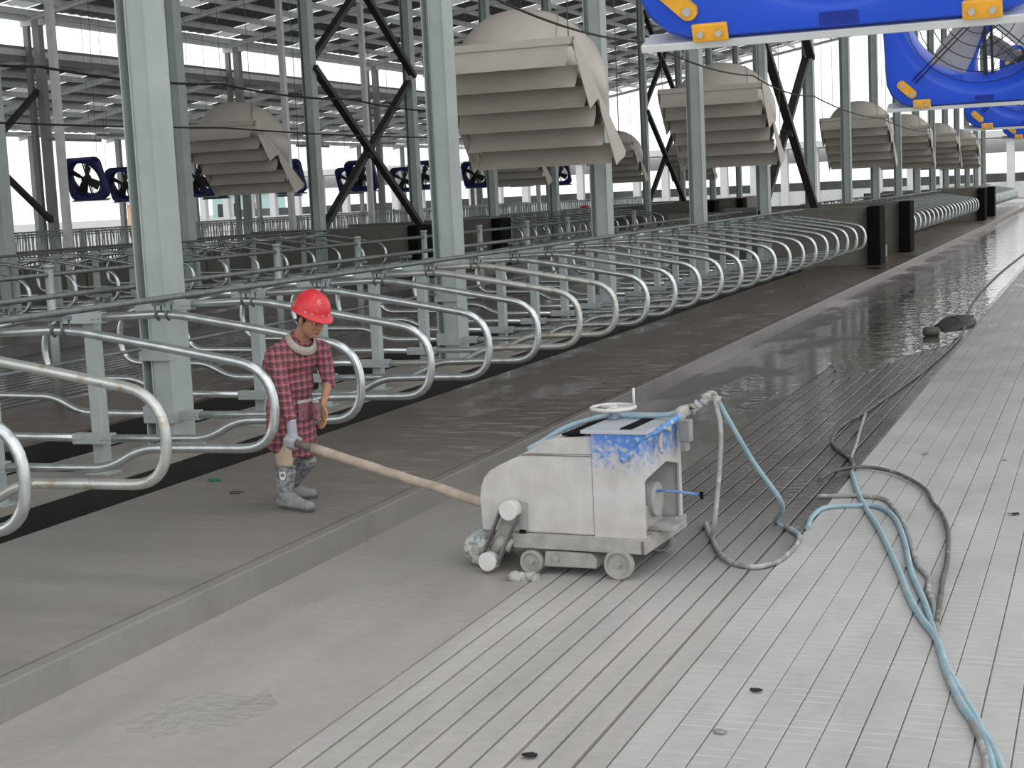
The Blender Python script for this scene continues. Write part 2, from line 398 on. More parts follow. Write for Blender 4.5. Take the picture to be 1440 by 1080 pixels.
puddle([(-3.75, 16.2), (-3.6, 16.0), (-3.5, 16.7), (-3.6, 17.4), (-3.72, 16.9)], 'tiny puddle right of the small bright one behind the machine')
puddle([(-4.35, 5.75), (-4.05, 5.65), (-3.8, 5.85), (-3.72, 6.1), (-3.85, 6.35), (-4.1, 6.28), (-4.3, 6.15)], 'rippled wet patch glinting near the bottom left corner', .0012, WATERP)

# ------------------------------------------------------------------ ceiling: two sloping roofs, purlins, rafters
def roof(name, xa, za, xb, zb, ya, yb, nb, sp=1.3):
    r = empty(name, kind='structure')
    L_ = xb-xa; sl = (zb-za)/L_
    npn = int(abs(L_)/sp)
    for i in range(npn+1):
        x = xa + L_*i/npn; z = za + sl*(x-xa)
        MB().box((x-.04, ya, z-.24), (x+.05, yb, z-.02)).build('purlin', PURL, r)
    bay = (yb-ya)/nb
    # corrugated sheet, one per bay, with a pale skylight strip at its end
    def sheet(a, b):
        mb = MB(); nn = max(4, int((b-a)/.3)); up = []; dn = []
        for j in range(nn+1):
            y = a + (b-a)*j/nn; h = .035 if j % 2 else 0
            up.append([(xa, y, za+h+.03), (xb, y, zb+h+.03)]); 
        R = [[Vector(u[0]), Vector(u[1]), Vector(u[1])-Vector((0,0,.006)), Vector(u[0])-Vector((0,0,.006))] for u in up]
        return mb.rings(R, smooth=False)
    for k in range(nb):
        a = ya + k*bay
        sheet(a, a+bay-1.5).build('roof_sheet', SHEET, r)
        sheet(a+bay-1.5, a+bay).build('roof_skylight', SKYL, r)
    for k in range(nb+1):
        y = ya + k*bay
        mb = MB(); 
        mb.beam((xa, y, za-.42), (xb, y, zb-.42), .20, .025, up=(0,0,1)); mb.beam((xa, y, za-.26), (xb, y, zb-.26), .20, .025); mb.beam((xa, y, za-.34), (xb, y, zb-.34), .02, .15)
        mb.build('rafter', PURL, r)
    return r
ZU = lambda x: 9.9 + .17*(x+36)
ys = 12.17 - 6.81*2; ye = 12.17 + 6.81*15
roof('ceiling', -36.2, ZU(-36.2), -5.5, ZU(-5.5), ys, ye, 17)
roof('ceiling', -5.3, ZU(-5.3), 2.2, ZU(2.2), 12.17+6.81*1, ye, 14)  # added roof piece that darkens the far alley, foreground left open to sky
roof('ceiling', -48.0, 6.5, -36.4, 8.45, ys, ye, 17, 1.2)
MB().box((-36.6, ys, 8.0), (-36.4, ye, 8.55)).build('trim_1', SHEET, kind='structure')
MB().box((-36.45, ys, 9.45), (-36.25, ye, 9.75)).build('trim_2', PURL, kind='structure')

# ------------------------------------------------------------------ steel columns
def column_mesh(h, s=1.0, ridge=True):
    mb = MB(); a = .155*s; b = .17*s; t = .014
    mb.box((-a, -b, 0), (-a+t, b, h)); mb.box((a-t, -b, 0), (a, b, h)); mb.box((-a+t, -.05, 0), (a-t, .05, h))
    if ridge: mb.box((-a*.38, -b*.98, 0), (-a*.28, -.05, h)); mb.box((-a*.28, -b*.9, 0), (a-t, -b*.84, h))
    return mb.mesh('steel_column', STEEL)
cm_hi = column_mesh(ZU(C1)-.16-.45); cm_mid = column_mesh(ZU(C2)-.16-.45)
bp = MB().box((-.22, -.24, 0), (.22, .24, .02)).mesh('base_plate', POST)
cl_m = MB().box((-.165, -.30, 0), (.165, -.18, .16)).cyl((-.1, -.305, .08), (-.1, -.28, .08), .016, 8).cyl((.1, -.305, .08), (.1, -.28, .08), .016, 8).mesh('bracket', POST)
def column(me, x, y, z0, label, group, brackets=False, sc=1):
    o = bpy.data.objects.new('steel_column', me); COL.objects.link(o); o.location = (x, y, z0)
    tag(o, label, 'column', group)
    p = bpy.data.objects.new('base_plate', bp); COL.objects.link(p); p.parent = o
    if brackets:
        for z in (.26, .85, 1.28):
            b = bpy.data.objects.new('bracket', cl_m); COL.objects.link(b); b.parent = o; b.location = (0, .1, z)
    return o
for k in range(16):
    y = 12.17 + 6.81*k + .05
    column(cm_hi, C1+.05, y, .16, 'galvanised steel column standing among the nearest double row of stall dividers, %s from the camera' % ORD[k] if k < 9 else
           'distant galvanised column at the far end of the nearest stall row', 'columns in the nearest stall row', k < 4)
for k in range(2, 14):
    y = 12.17 + 6.81*k
    column(cm_mid, C2, y, .16, 'steel column in the second stall row back, %s counted from the left edge of the picture' % ORD[k-2].replace('nearest', 'first') if k < 9 else
           'distant steel column of the second stall row, seen between hoods', 'columns in the second stall row')
def post_obj(name, mb_m, x, y, z, label, cat, group):
    o = bpy.data.objects.new(name, mb_m); COL.objects.link(o); o.location = (x, y, z); tag(o, label, cat, group); return o
# twin-legged columns under the gap between the roofs
for k, y in enumerate([46.2, 59.8, 73.5, 87.1, 100.7]):
    e = empty('twin_column', (-36.0, y, .05), label='slim two-legged column under the roof gap, %s from the left' % ORD[k].replace('nearest', 'first'), cat='column', group='twin columns under the roof gap')
    MB().box((-.42, -.09, 0), (-.22, .09, 9.4)).build('leg', STEELF, e); MB().box((.02, -.14, 0), (.3, .14, 9.4)).build('leg', STEELF, e)
    MB().box((-.5, -.12, 9.2), (.4, .12, 9.42)).build('cap_plate', PURL, e)
for k, y in enumerate([38.0, 51.6, 58.4, 65.2, 78.9]):
    MB().box((-.1, -.1, 0), (.1, .1, ZU(-29)-.5)).build('slim_post', PURL, label='slender pale post rising from the headlock fence, %s from the left' % ORD[k].replace('nearest', 'first'), cat='post', group='slender posts by the headlock fence').location = (-29, y, .0)
for k in range(1, 11):
    MB().box((-.12, -.12, 0), (.12, .12, 6.2)).build('eave_column', STEELF, label='column under the low outer eave, far left of the barn', cat='column', group='outer eave columns').location = (-47.3, 12.17+6.81*(k+3), .05)
# cross bracing between columns
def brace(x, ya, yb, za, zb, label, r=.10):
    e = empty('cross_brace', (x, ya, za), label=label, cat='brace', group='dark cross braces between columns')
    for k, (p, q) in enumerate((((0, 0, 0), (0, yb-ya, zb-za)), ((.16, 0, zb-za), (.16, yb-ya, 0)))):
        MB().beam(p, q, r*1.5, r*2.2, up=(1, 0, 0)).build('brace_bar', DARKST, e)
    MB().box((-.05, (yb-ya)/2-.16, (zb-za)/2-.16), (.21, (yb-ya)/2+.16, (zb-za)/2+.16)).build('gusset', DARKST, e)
Yk = lambda k: 12.17+6.81*k
brace(C2, Yk(4), Yk(5), 1.5, 6.3, 'dark X-shaped brace between two columns left of the large hood, lower one')
brace(C2, Yk(4), Yk(5), 6.4, 11.2, 'dark X-shaped brace between two columns left of the large hood, upper one')
brace(C2, Yk(9), Yk(10), 1.5, 6.2, 'dark X-shaped brace just left of the second large hood')
brace(C2, Yk(9), Yk(10), 6.3, 11, 'dark X-shaped brace above and left of the second large hood')
brace(C1, Yk(4), Yk(5), 1.6, 6.0, 'dark X-shaped brace crossing the right side of the second large hood')
brace(C1, Yk(4), Yk(5), 6.0, 10.4, 'dark X-shaped brace above the second large hood')
brace(-36, 39.5, 46.2, 2.2, 7.0, 'dark X-shaped brace at the left edge of the picture')

# ------------------------------------------------------------------ stall dividers
TR = .036
prof = [(0, 1.36), (.87, 1.385), (1.7, 1.245), (2.60, 1.085), (2.60, .505), (2.0, .50), (1.45, .49), (1.15, .335), (0, .32)]
def loop_pts(sgn, y):
    P = [(sgn*px, y, pz) for px, pz in prof]
    return rounded(P, [0, .20, .1, .42, .36, .1, .14, .14, 0], 7)
def make_divider():
    e = empty('stall_divider', (0, 0, 0), cat='stall divider')
    mb = MB(); mb.box((-.055, -.055, 0), (.055, .055, 1.46)); mb.build('post', POST, e, bevel=.006)
    MB().box((-.12, -.10, 0), (.12, .10, .012)).build('base_plate', POST, e)
    # loop y offset: bolted on the camera side of the post
    MB().tube(loop_pts(1, -.10), TR, 12).build('loop', GALV, e)
    MB().tube(loop_pts(-1, -.10), TR, 10).build('loop', GALV, e)
    for z in (1.36, .32):
        mb = MB().box((-.20, -.140, z-.046), (.20, -.050, z+.046))
        for x in (-.17, -.11, .11, .17): mb.cyl((x, -.152, z), (x, -.13, z), .012, 8)
        mb.build('bolted_bracket', POST, e, bevel=.006)
    for s in (1, -1):
        mb = MB(); x = s*.80
        for dx in (-.05, .05): mb.tube([(x+dx, -.10-.048, 1.47), (x+dx, -.10-.045, 1.36), (x+dx, -.10, 1.33), (x+dx, -.10+.045, 1.36), (x+dx, -.10+.048, 1.47)], .009, 6)
        mb.box((x-.07, -.16, 1.455), (x+.07, -.04, 1.485))
        mb.build('rail_clamp', GALVD, e)
    return e
proto = make_divider()
stained = {5, 7, 8}
slots = []
def place_div(cx, y, label, group, stain=False, first=[True]):
    if first[0]: o = proto; first[0] = False
    else: o = copy_tree(proto)
    o.location = (cx+.22, y, .16)
    o.rotation_euler = (0, 0, 0)
    tag(o, label, 'stall divider', group)
    return o
GALV_LOOP_ST = None
def special_loop(o):
    lp = [c for c in o.children if c.name.startswith('loop')][0]
    me = lp.data.copy(); me.materials.clear(); me.materials.append(GALV_STAIN); lp.data = me
for i in range(0, 24):
    y = 6.72 + 1.362*i + .10
    iscol = (i % 5 == 4)
    lab = ('stall divider in the nearest row, %s hoop counted from the left edge' % ORD[i].replace('nearest', 'first'))
    if i == 1: lab = 'second hoop from the left edge, tan residue on its bend'
    if i == 2: lab = 'stall divider whose hoop passes in front of the worker in the red helmet'
    if i == 3: lab = 'stall divider with hoop rounding off just right of the worker'
    o = place_div(C1, y, lab, 'stall dividers in the nearest row')
    if i in (1, 7, 8): special_loop(o)
    if iscol:
        for c in list(o.children):
            if c.name.startswith('post') or c.name.startswith('base_plate') : bpy.data.objects.remove(c)
for (ya, cnt, lab, grp) in ((48.6, 19, 'distant stall divider beyond the first concrete walls', 'stall dividers between the concrete walls'),
                            (84.0, 17, 'very distant stall divider near the end of the barn', 'stall dividers at the barn end')):
    for i in range(cnt): place_div(C1, ya + 1.362*i, lab + ', ' + ORD[i].replace('nearest', 'first') + ' along', grp)
for i in range(8, 24):
    y = 6.72 + 1.362*i
    place_div(C2, y, 'dull stall divider of the second row, %s from the left' % ORD[i-8].replace('nearest', 'first'), 'stall dividers in the second row')
for i in range(14): place_div(C2, 48.6+1.362*i, 'small stall divider of the second row beyond the bumpered walls, %s from the left' % ORD[i].replace('nearest', 'first'), 'far stall dividers in the second row')
def rail(x, z, ya, yb, r, label, name='neck_rail', joints=True):
    e = MB().cyl((0, 0, 0), (0, yb-ya, 0), r, 10).build(name, GALVD, label=label, cat='rail')
    e.location = (x, ya, z)
    return e
for (cx, w1) in ((C1, 'nearest'), (C2, 'second')):
    for (ya, yb, w2) in ((4.5, 39.6, 'front section'), (48, 74.6, 'far section')):
        for s, w3 in ((1, 'right-hand'), (-1, 'left-hand')):
            rail(cx+.22+s*.80, 1.672, ya, yb, .027, 'long %s neck rail clamped over the hoops of the %s stall row, %s' % (w3, w1, w2))
rail(C1-.10, 1.12, 4.5, 39.6, .017, 'thin lengthwise pipe running behind the posts of the nearest stall row', 'thin_pipe')
# capped posts with a single rail on the inner walkway
e = empty('cow_alley_rail', (-12.0, 8.2, .18), label='single pipe rail on round capped posts behind the nearest stall row', cat='rail')
MB().cyl((0, 0, 1.52), (0, 31, 1.52), .03, 10).build('pipe', GALVD, e)
for i in range(12):
    MB().cyl((0, 1.6+i*2.75, 0), (0, 1.6+i*2.75, 1.6), .055, 12).cyl((0, 1.6+i*2.75, 1.6), (0, 1.6+i*2.75, 1.64), .065, 12).build('capped_post', POST, e)

# ------------------------------------------------------------------ concrete end walls with black bumpers
def end_wall(cx, y, label, glab):
    e = empty('concrete_wall', (cx, y, .18), label=label, cat='wall', group=glab)
    MB().box((-2.7, 0, -.1), (2.59, .5, 1.5)).build('wall_body', WALLC, e, bevel=.02)
    MB().box((2.60, -.25, 0), (2.93, .75, 1.5)).build('rubber_bumper', BLACK, e, bevel=.03)
    return e
for cx, t in ((C1, 'nearest'), (C2, 'second')):
    for y, q in ((40.1, 'front'), (46.5, 'rear'), (75.6, 'farther front'), (82.0, 'farther rear')):
        end_wall(cx, y, 'low concrete cross wall with black rubber end, %s one closing the %s stall row' % (q, t), 'concrete cross walls')
MB().prism([(-2.2, .0), (2.2, .0), (2.2, .34), (2.08, .34), (2.02, .1), (-2.02, .1), (-2.08, .34), (-2.2, .34)], 'y', 0, 1.2).build('water_trough', STRIP, label='low pale concrete trough between the two dark-ended walls', cat='trough').location = (C1+.3, 43.2, .18)
MB().box((-24.3, 52, .18), (-24.1, 112, 1.55)).build('low_wall', WALLC, label='long low concrete wall behind the second stall row', cat='wall')

# ------------------------------------------------------------------ headlock fences
def fence_panel(y, x, first=[None]):
    if first[0] is None:
        e = empty('headlock_fence', (x, y, 0), cat='fence')
        MB().box((-.12, 0.01, 0), (.12, 6.75, .75)).build('curb_wall', WALLC, e)
        mb = MB()
        for z in (.95, 1.92): mb.cyl((0, .03, z), (0, 6.75, z), .03, 8)
        mb.cyl((0, .03, 1.84), (0, 6.75, 1.84), .02, 6); mb.build('rail', POST, e)
        mb = MB(); rnd = random.Random(3)
        for i in range(18):
            yy = .2+i*.375
            mb.cyl((0, yy, .75), (0, yy, 1.95), .022, 6)
            t = rnd.uniform(-.05, .16)
            mb.tube([(.03, yy+.19, .95), (.03, yy+.19+t*.3, 1.4), (.03, yy+.10+t, 1.92)], .018, 6)
            mb.tube([(-.03, yy+.3, .95), (-.03, yy+.24, 1.45), (-.03, yy+.3, 1.92)], .014, 6)
        mb.build('headlock_bars', POST, e, kind='stuff')
        for yy in (0.06,): MB().cyl((0, yy, 0), (0, yy, 2.0), .05, 8).build('end_post', POST, e)
        first[0] = e; o = e
    else:
        o = copy_tree(first[0]); o.location = (x, y, 0)
    return o
for k in range(3, 13):
    o = fence_panel(Yk(k), -29.6); tag(o, 'panel of tubular headlock feed fence in the background, %s from the left' % ORD[k-3].replace('nearest', 'first') , 'fence', 'headlock fence panels')
for k in range(4, 12):
    o = fence_panel(Yk(k), -35.2); tag(o, 'panel of headlock fence across the far feed alley, %s from the left' % ORD[k-4].replace('nearest', 'first'), 'fence', 'headlock panels across the far feed alley')

# ------------------------------------------------------------------ beige louvred fan hoods
def make_hood():
    e = empty('louvred_fan_hood', (0, 0, 0), cat='fan hood')
    W = 1.22; D = Vector((0, 2.35, -1.62)); Ln = D.length; d = D.normalized(); nrm = Vector((0, 1.62, 2.35)).normalized(); X = Vector((1, 0, 0))
    top = Vector((0, -1.175, .81))
    # rim box
    def P(x, s, h): return top + X*x + d*s + nrm*h
    def slab(x0, x1, s0, s1, h0, h1, mb):
        M = Matrix((X, d, nrm)).transposed().to_4x4(); M.translation = top
        mb.box((x0, s0, h0), (x1, s1, h1), None, M)
    mb = MB(); slab(-W, W, 0, .06, -.02, .12, mb); slab(-W, W, Ln-.06, Ln, -.02, .10, mb); slab(-W, -W+.04, 0, Ln, -.02, .10, mb); slab(W-.04, W, 0, Ln, -.02, .10, mb)
    mb.build('rim_frame', HOODS, e)
    # dome
    prof_ = [(1.2, .02), (1.21, .45), (1.17, .72), (1.07, .95), (.92, 1.12), (.72, 1.24), (.48, 1.31), (.24, 1.335), (.06, 1.34)]
    R = []
    for r, h in prof_:
        R.append([P(r*1.0*math.cos(2*PI*j/48), Ln/2 + r*1.08*math.sin(2*PI*j/48), h) for j in range(48)])
    dm = MB().rings(R, smooth=True, caps=False).build('dome', HOODM, e)
    so = dm.modifiers.new('s', 'SOLIDIFY'); so.thickness = .03
    mb = MB()
    seam = [P(r*1.006*math.cos(-.9), Ln/2 + r*1.08*1.006*math.sin(-.9), h) for r, h in prof_]
    mb.tube(seam, .014, 6)
    mb.build('dome_seam', HOODS, e)
    slab_ = MB()
    for (ax, ay) in ((-1, 0), (1, 0), (0, -1), (0, 1)): pass
    # motor and cross bar
    mb = MB(); mb.cyl(P(0, Ln/2, .15), P(0, Ln/2, .6), .22, 20); mb.beam(P(-1.15, Ln/2, .12), P(1.15, Ln/2, .12), .08, .05, None, nrm); mb.build('motor', DARKST, e)
    mb = MB()
    for k in range(5):
        a = 2*PI*k/5
        c = P(0, Ln/2, .38); q = P(math.cos(a)*1.05, Ln/2+math.sin(a)*1.05, .38)
        mb.beam(c, q, .22, .02, None, (nrm + X*.5).normalized())
    mb.build('fan_blades', BLADE, e)
    # slats: curved plates hanging from the tilted face
    ns = 6
    for i in range(ns):
        s0 = .02 + i*(Ln-.10)/(ns-.4)
        p0 = top + d*s0
        prof2 = []
        for k in range(6):
            t = k/5
            ang = math.radians(76 - 34*t)          # from steep to shallower
            prof2.append(t)
        pts = [Vector((0, 0, 0))]
        for k in range(1, 6):
            ang = math.radians(97 - 11*k)
            pts.append(pts[-1] + Vector((0, math.cos(ang)*-.075, -math.sin(ang)*.075)))
        x0, x1 = -W+.07, W-.10
        th = Vector((0, .008, .004))
        rings_ = [[p0+q+Vector((x0, 0, 0)), p0+q+Vector((x1, 0, 0)), p0+q+th+Vector((x1, 0, 0)), p0+q+th+Vector((x0, 0, 0))] for q in pts]
        MB().rings(rings_, smooth=False).build('slat', HOODS, e)
    # triangular side plates
    for x in (-W, W-.012):
        for (sa, sb) in ((.0, 1.32), (1.36, Ln)):
            A = top + d*sa; B_ = top + d*sb; tip = A + d*(sb-sa)*.70 + Vector((0, -.10, -.40)); t2 = A + d*.12 + Vector((0, -.02, -.12))
            MB().prism([(A.y, A.z), (B_.y, B_.z), (tip.y+.16, tip.z+.06), (tip.y, tip.z), (t2.y, t2.z)], 'x', x, x+.012).build('side_plate', HOODS, e)
    for x in (-W+.1, W-.1):
        for q in (P(x, .06, .05), P(x, Ln-.1, .2)):
            MB().cyl((0, 0, 0), (0, 0, 8.3), .008, 6).build('hanger_rod', GALVD, e).location = q
    return e
hood = make_hood()
hoods = [(C1-.10, 22.65, 3.74, 'large beige louvred fan hood hanging in the top centre'),
         (C1-.10, 35.75, 3.74, 'beige louvred fan hood right of the large one, behind the fourth column'),
         (C1-.10, 57.0, 3.70, 'grey-beige fan hood, third along the nearest column row'),
         (C1-.10, 70.4, 3.66, 'grey-beige fan hood, fourth along the nearest column row'),
         (C1-.10, 83.8, 3.62, 'grey-beige fan hood, fifth along the nearest column row'),
         (C1-.10, 96.7, 3.60, 'farthest fan hood at right along the nearest column row'),
         (C2+.02, 35.25, 3.68, 'beige fan hood hanging beside the pinkish column on the left'),
         (C2+.02, 22.6, 3.66, 'beige fan hood cut by the left edge of the picture'),
         (C2+.02, 55.0, 3.66, 'small fan hood seen just below the large centre hood'),
         (C2+.02, 68.4, 3.66, 'small fan hood peeking out right of the large centre hood'),
         (C2+.02, 82.0, 3.66, 'small distant fan hood of the second row')]
for i, (x, y, z, lab) in enumerate(hoods):
    o = hood if i == 0 else copy_tree(hood)
    o.location = (x, y, z); tag(o, lab, 'fan hood', 'louvred fan hoods')
    if x > -10:
        for c in o.children:
            if c.name.startswith('hanger_rod'): c.scale = (1, 1, 1.24)

# ------------------------------------------------------------------ blue panel fans
def make_fan():
    e = empty('blue_panel_fan', (0, 0, 0), cat='fan')
    S = .72; ch = .13; rad = .56; nseg = 64
    def sq(a):
        c, s_ = math.cos(a), math.sin(a); k = S / max(abs(c), abs(s_)); x, y = c*k, s_*k
        lim = 2*S - ch*1.0
        if abs(x)+abs(y) > lim:
            f = lim/(abs(x)+abs(y)); x *= f; y *= f
        return x, y
    A = [2*PI*(j+.5)/nseg for j in range(nseg)]
    prof_ = [('o', 1.0, .16), ('o', 1.0, -.07), ('o', .975, -.10), ('c', rad+.09, -.10), ('c', rad+.07, -.088), ('c', rad+.02, -.03), ('c', rad, .06), ('c', rad+.005, .20), ('c', rad+.03, .20), ('c', rad+.05, .16), ('o', 1.0, .16)]
    R = []
    for kind, r, y in prof_:
        if kind == 'o': R.append([(sq(a)[0]*r, y, sq(a)[1]*r) for a in A])
        else: R.append([(math.cos(a)*r, y, math.sin(a)*r) for a in A])
    body = MB().rings(R, smooth=True, caps=False).build('housing', BLUE, e)
    m = body.modifiers.new('e', 'EDGE_SPLIT'); m.split_angle = math.radians(35)
    # hub, motor and strut
    mb = MB(); mb.cyl((0, -.06, 0), (0, .22, 0), .11, 20).build('motor', MOTOR, e)
    mb = MB(); mb.beam((0, .12, -rad-.02), (0, .12, rad+.02), .03, .04, None, (0, 1, 0)); mb.beam((.05, .14, -rad), (.05, .14, rad), .02, .03, None, (0, 1, 0)); mb.build('strut', DARKST, e)
    for k in range(4):
        a = PI/4 + k*PI/2 + .25
        c, s_ = math.cos(a), math.sin(a); M = Matrix.Rotation(-a, 4, 'Y')
        mb = MB(); 
        R2 = []
        for t, wd, tw in ((.10, .10, .6), (.25, .13, .5), (.42, .15, .42), (.535, .15, .36)):
            u = Vector((0, math.sin(tw), math.cos(tw)))
            p = Vector((t, .03, 0)); q = Vector((0, .006, 0))
            R2.append([M @ (p-u*wd), M @ (p+u*wd), M @ (p+u*wd+q), M @ (p-u*wd+q)])
        mb.rings(R2, smooth=False).build('blade', BLADE, e)
    # wire guard: rings and double spokes
    mb = MB()
    for r in (.16, .26, .36, .46, .55):
        bow = -.11 - .05*(1-(r/.56)**2)
        mb.tube([(math.cos(2*PI*j/32)*r, bow, math.sin(2*PI*j/32)*r) for j in range(33)], .0035, 5)
    for k in range(4):
        a = PI/4 + k*PI/2
        for o_ in (-.015, .015):
            p = Vector((math.cos(a), 0, math.sin(a))); q = Vector((-math.sin(a), 0, math.cos(a)))*o_
            mb.tube([p*.02+q+Vector((0, -.165, 0)), p*.35+q+Vector((0, -.145, 0)), p*.72+q+Vector((0, -.112, 0))], .005, 5)
    mb.build('wire_guard', WIRE, e)
    # slotted corner brackets
    for k in range(4):
        a = PI/4 + k*PI/2; c = Vector((math.cos(a), 0, math.sin(a)))*.80; tdir = Vector((math.cos(a), 0, math.sin(a))) if False else Vector((-math.sin(a), 0, math.cos(a)))
        # elongated pill lying along the diagonal spoke's normal
        pl = []; L2, r2 = .052, .034
        for j in range(20):
            b = 2*PI*j/20; off = L2 if math.cos(b) > 0 else -L2
            pl.append(c + tdir*(off + math.cos(b)*r2) + Vector((math.cos(a), 0, math.sin(a)))*math.sin(b)*r2)
        R3_ = [[p + Vector((0, y, 0)) for p in pl] for y in (-.118, -.098)]
        br = MB().rings(R3_, smooth=False).build('corner_bracket', YEL, e)
        mb = MB()
        for o_ in (-.045, .045):
            p = c + tdir*o_*1.1; mb.cyl(p+Vector((0, -.132, 0)), p+Vector((0, -.115, 0)), .016, 8)
        mb.build('bolt_heads', BOLT, br)
    for sx in (-.46, .48):
        for sz in (-1, 1):
            br = MB().box((sx-.066, -.112, sz*.688-.034), (sx+.066, -.095, sz*.688+.034)).build('edge_bracket', YEL, e, bevel=.008)
            mb = MB()
            for o_ in (-.045, .045): mb.cyl((sx+o_*.75, -.126, sz*.69), (sx+o_*.75, -.112, sz*.69), .012, 8)
            mb.build('bolt_heads', BOLT, br)
    MB().box((-.068, -.1015, -.70), (.068, -.096, -.652)).cyl((-.03, -.104, -.676), (-.03, -.10, -.676), .010, 8).cyl((.03, -.104, -.676), (.03, -.10, -.676), .010, 8).build('name_plate_recess', smat('deep_blue_plastic', (.006, .03, .33), .5), e, label='darker blue recessed plate')
    mb = MB().box((-.73, -.085, -.752), (.74, .06, -.722)); mb.build('support_channel', PURL, e, bevel=.004)
    for sx in (-.68, .68): MB().cyl((sx, .05, .65), (sx, 2.7, 6.9), .008, 6).build('hanger_rod', GALVD, e)
    return e
fan = make_fan()
MB().box((-1.7, -5, 9.9), (-.1, 100, 10.1)).build('hanging_beam', PURL, label='long steel beam above the alley carrying the blue fans', cat='beam')
TILT = math.radians(-21)
fans = []
for k, y in enumerate([5.36, 12.1, 18.9, 25.7, 32.6, 39.4]):
    fans.append((-.88, y, 3.58, ['large blue panel fan filling the top right corner', 'blue panel fan behind the large one, its wire guard and blades visible', 'third blue panel fan at the right edge',
                 'fourth small blue panel fan at the right edge', 'fifth blue fan over the alley', 'sixth and farthest blue fan over the alley'][k], 'blue panel fans over the alley'))
for k in range(-1, 8):
    y = 42.95 + 6.81*k
    fans.append((-31.9, y, 3.58, 'dark-shaded blue panel fan in the front background line, %s from the left' % ORD[k+1].replace('nearest', 'first'), 'background panel fans'))
for k in range(5):
    fans.append((-38.2, 54.0 + 6.81*k, 3.58, 'smaller dark-shaded blue panel fan of the rear background line, %s from the left' % ORD[k].replace('nearest', 'first'), 'rear background panel fans'))
BLUED = smat('shaded_blue_plastic', (.010, .014, .11), .5, 0, .06, 3); BLADED = smat('shaded_fan_blade', (.02, .02, .022), .6)  # backlit shade put into darker copies of the blue and blade colours
fan_far = copy_tree(fan)
for c in list(fan_far.children):
    if 'bracket' in c.name or 'plate' in c.name:
        for g in list(c.children): bpy.data.objects.remove(g)
        bpy.data.objects.remove(c); continue
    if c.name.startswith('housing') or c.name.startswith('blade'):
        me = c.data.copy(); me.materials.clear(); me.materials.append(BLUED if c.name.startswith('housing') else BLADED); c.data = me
far_first = True
for i, (x, y, z, lab, grp) in enumerate(fans):
    if i == 0: o = fan
    elif x > -5: o = copy_tree(fan)
    elif far_first: o = fan_far; far_first = False
    else: o = copy_tree(fan_far)
    o.location = (x, y, z+.03); o.rotation_euler = (TILT*-1, 0, 0); tag(o, lab, 'fan', grp)

# ------------------------------------------------------------------ overhead cables
def wire(pts, r, label, name='overhead_cable', mat=WIRE, sag=.0):
    P = []
    for i in range(len(pts)-1):
        a, b = Vector(pts[i]), Vector(pts[i+1])
        for k in range(8):
            t = k/8; p = a.lerp(b, t); p.z -= sag*4*t*(1-t); P.append(p)
    P.append(Vector(pts[-1]))
    return MB().tube(P, r, 6).build(name, mat, label=label, cat='cable')
wire([(-6.9, 12.2, 4.9), (-6.9, 17.4, 4.76), (-6.9, 24.1, 4.72), (-6.9, 32.0, 4.62), (-6.9, 39, 4.5), (-6.9, 51.4, 4.31), (-6.9, 66, 4.2)], .016, 'black cable strung in front of the large centre hood', sag=.12)
wire([(-19.9, 18.7, 5.42), (-19.9, 25.6, 5.39), (-19.9, 32.4, 5.38), (-19.9, 39.2, 5.3), (-19.9, 46, 5.2), (-19.9, 60, 5.1)], .028, 'upper black cable crossing the left background columns', sag=.1)
wire([(-19.9, 18.7, 4.28), (-19.9, 32.4, 4.34), (-19.9, 46, 4.35), (-19.9, 60, 4.3)], .022, 'lower black cable crossing the left background columns', sag=.06)
for k, (x, y) in enumerate([(-33, 44), (-33.5, 47.5), (-34, 52), (-33, 61), (-33, 68)]):
    MB().cyl((0, -1.5, 0), (0, 1.5, 0), .05, 8).cyl((0, -.9, 0), (0, -.9, 9.82+.17*(x+36)-5.0-.25*(k % 3)), .008, 6).cyl((0, .9, 0), (0, .9, 9.82+.17*(x+36)-5.0-.25*(k % 3)), .008, 6).build('tube_light', STEELF, label='dark hanging tube light in the left background, %s from the left' % ORD[k].replace('nearest', 'first'), cat='light', group='hanging tube lights').location = (x, y, 5.0+.25*(k % 3))

# ------------------------------------------------------------------ distance: far barn, buildings
e = empty('far_barn', (-96, 150, 0), label='long white open-fronted barn with pillars far behind the fences', cat='building')
MB().box((0, 0, 0), (100, .3, 1.5)).build('parapet', WHITEP, e)
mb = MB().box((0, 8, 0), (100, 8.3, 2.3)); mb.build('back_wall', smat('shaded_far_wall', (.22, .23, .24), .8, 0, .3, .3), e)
MB().box((0, 8, 4.3), (100, 8.3, 5.6)).build('back_lintel', WHITEP, e)
MB().box((-1, -1, 5.6), (101, 7, 6.2)).build('roof', WHITEP, e)
pm = MB().box((-.35, -.35, 0), (.35, .35, 5.6)).mesh('pillar', WHITEP)
for i in range(34):
    o = bpy.data.objects.new('pillar', pm); COL.objects.link(o); o.parent = e; o.location = (i*3.0+.5, 0, 0)
def bld(x, y, wx, h, m, label, wins, name='far_building'):
    e = empty(name, (x, y, 0), label=label, cat='building')
    MB().box((0, 0, 0), (wx, 6, h)).build('wall_block', m, e); MB().box((-.3, -.3, h), (wx+.3, 6.3, h+.3)).build('roof', WHITEP, e)
    for i in range(wins):
        xx = (i+.5)*wx/wins
        f = MB().box((xx-.45, -.08, 1.4), (xx+.45, .02, h-1.0)).build('window', WHITEP, e); MB().box((xx-.38, -.1, 1.5), (xx+.38, -.07, h-1.1)).build('pane', DARKW, f)
bld(-104.5, 148, 3.4, 3.4, ORNG, 'orange brick building far away on the left', 2)
bld(-104.5, 166, 7, 4.2, TEAL, 'teal clad building far away beside the orange one', 3)
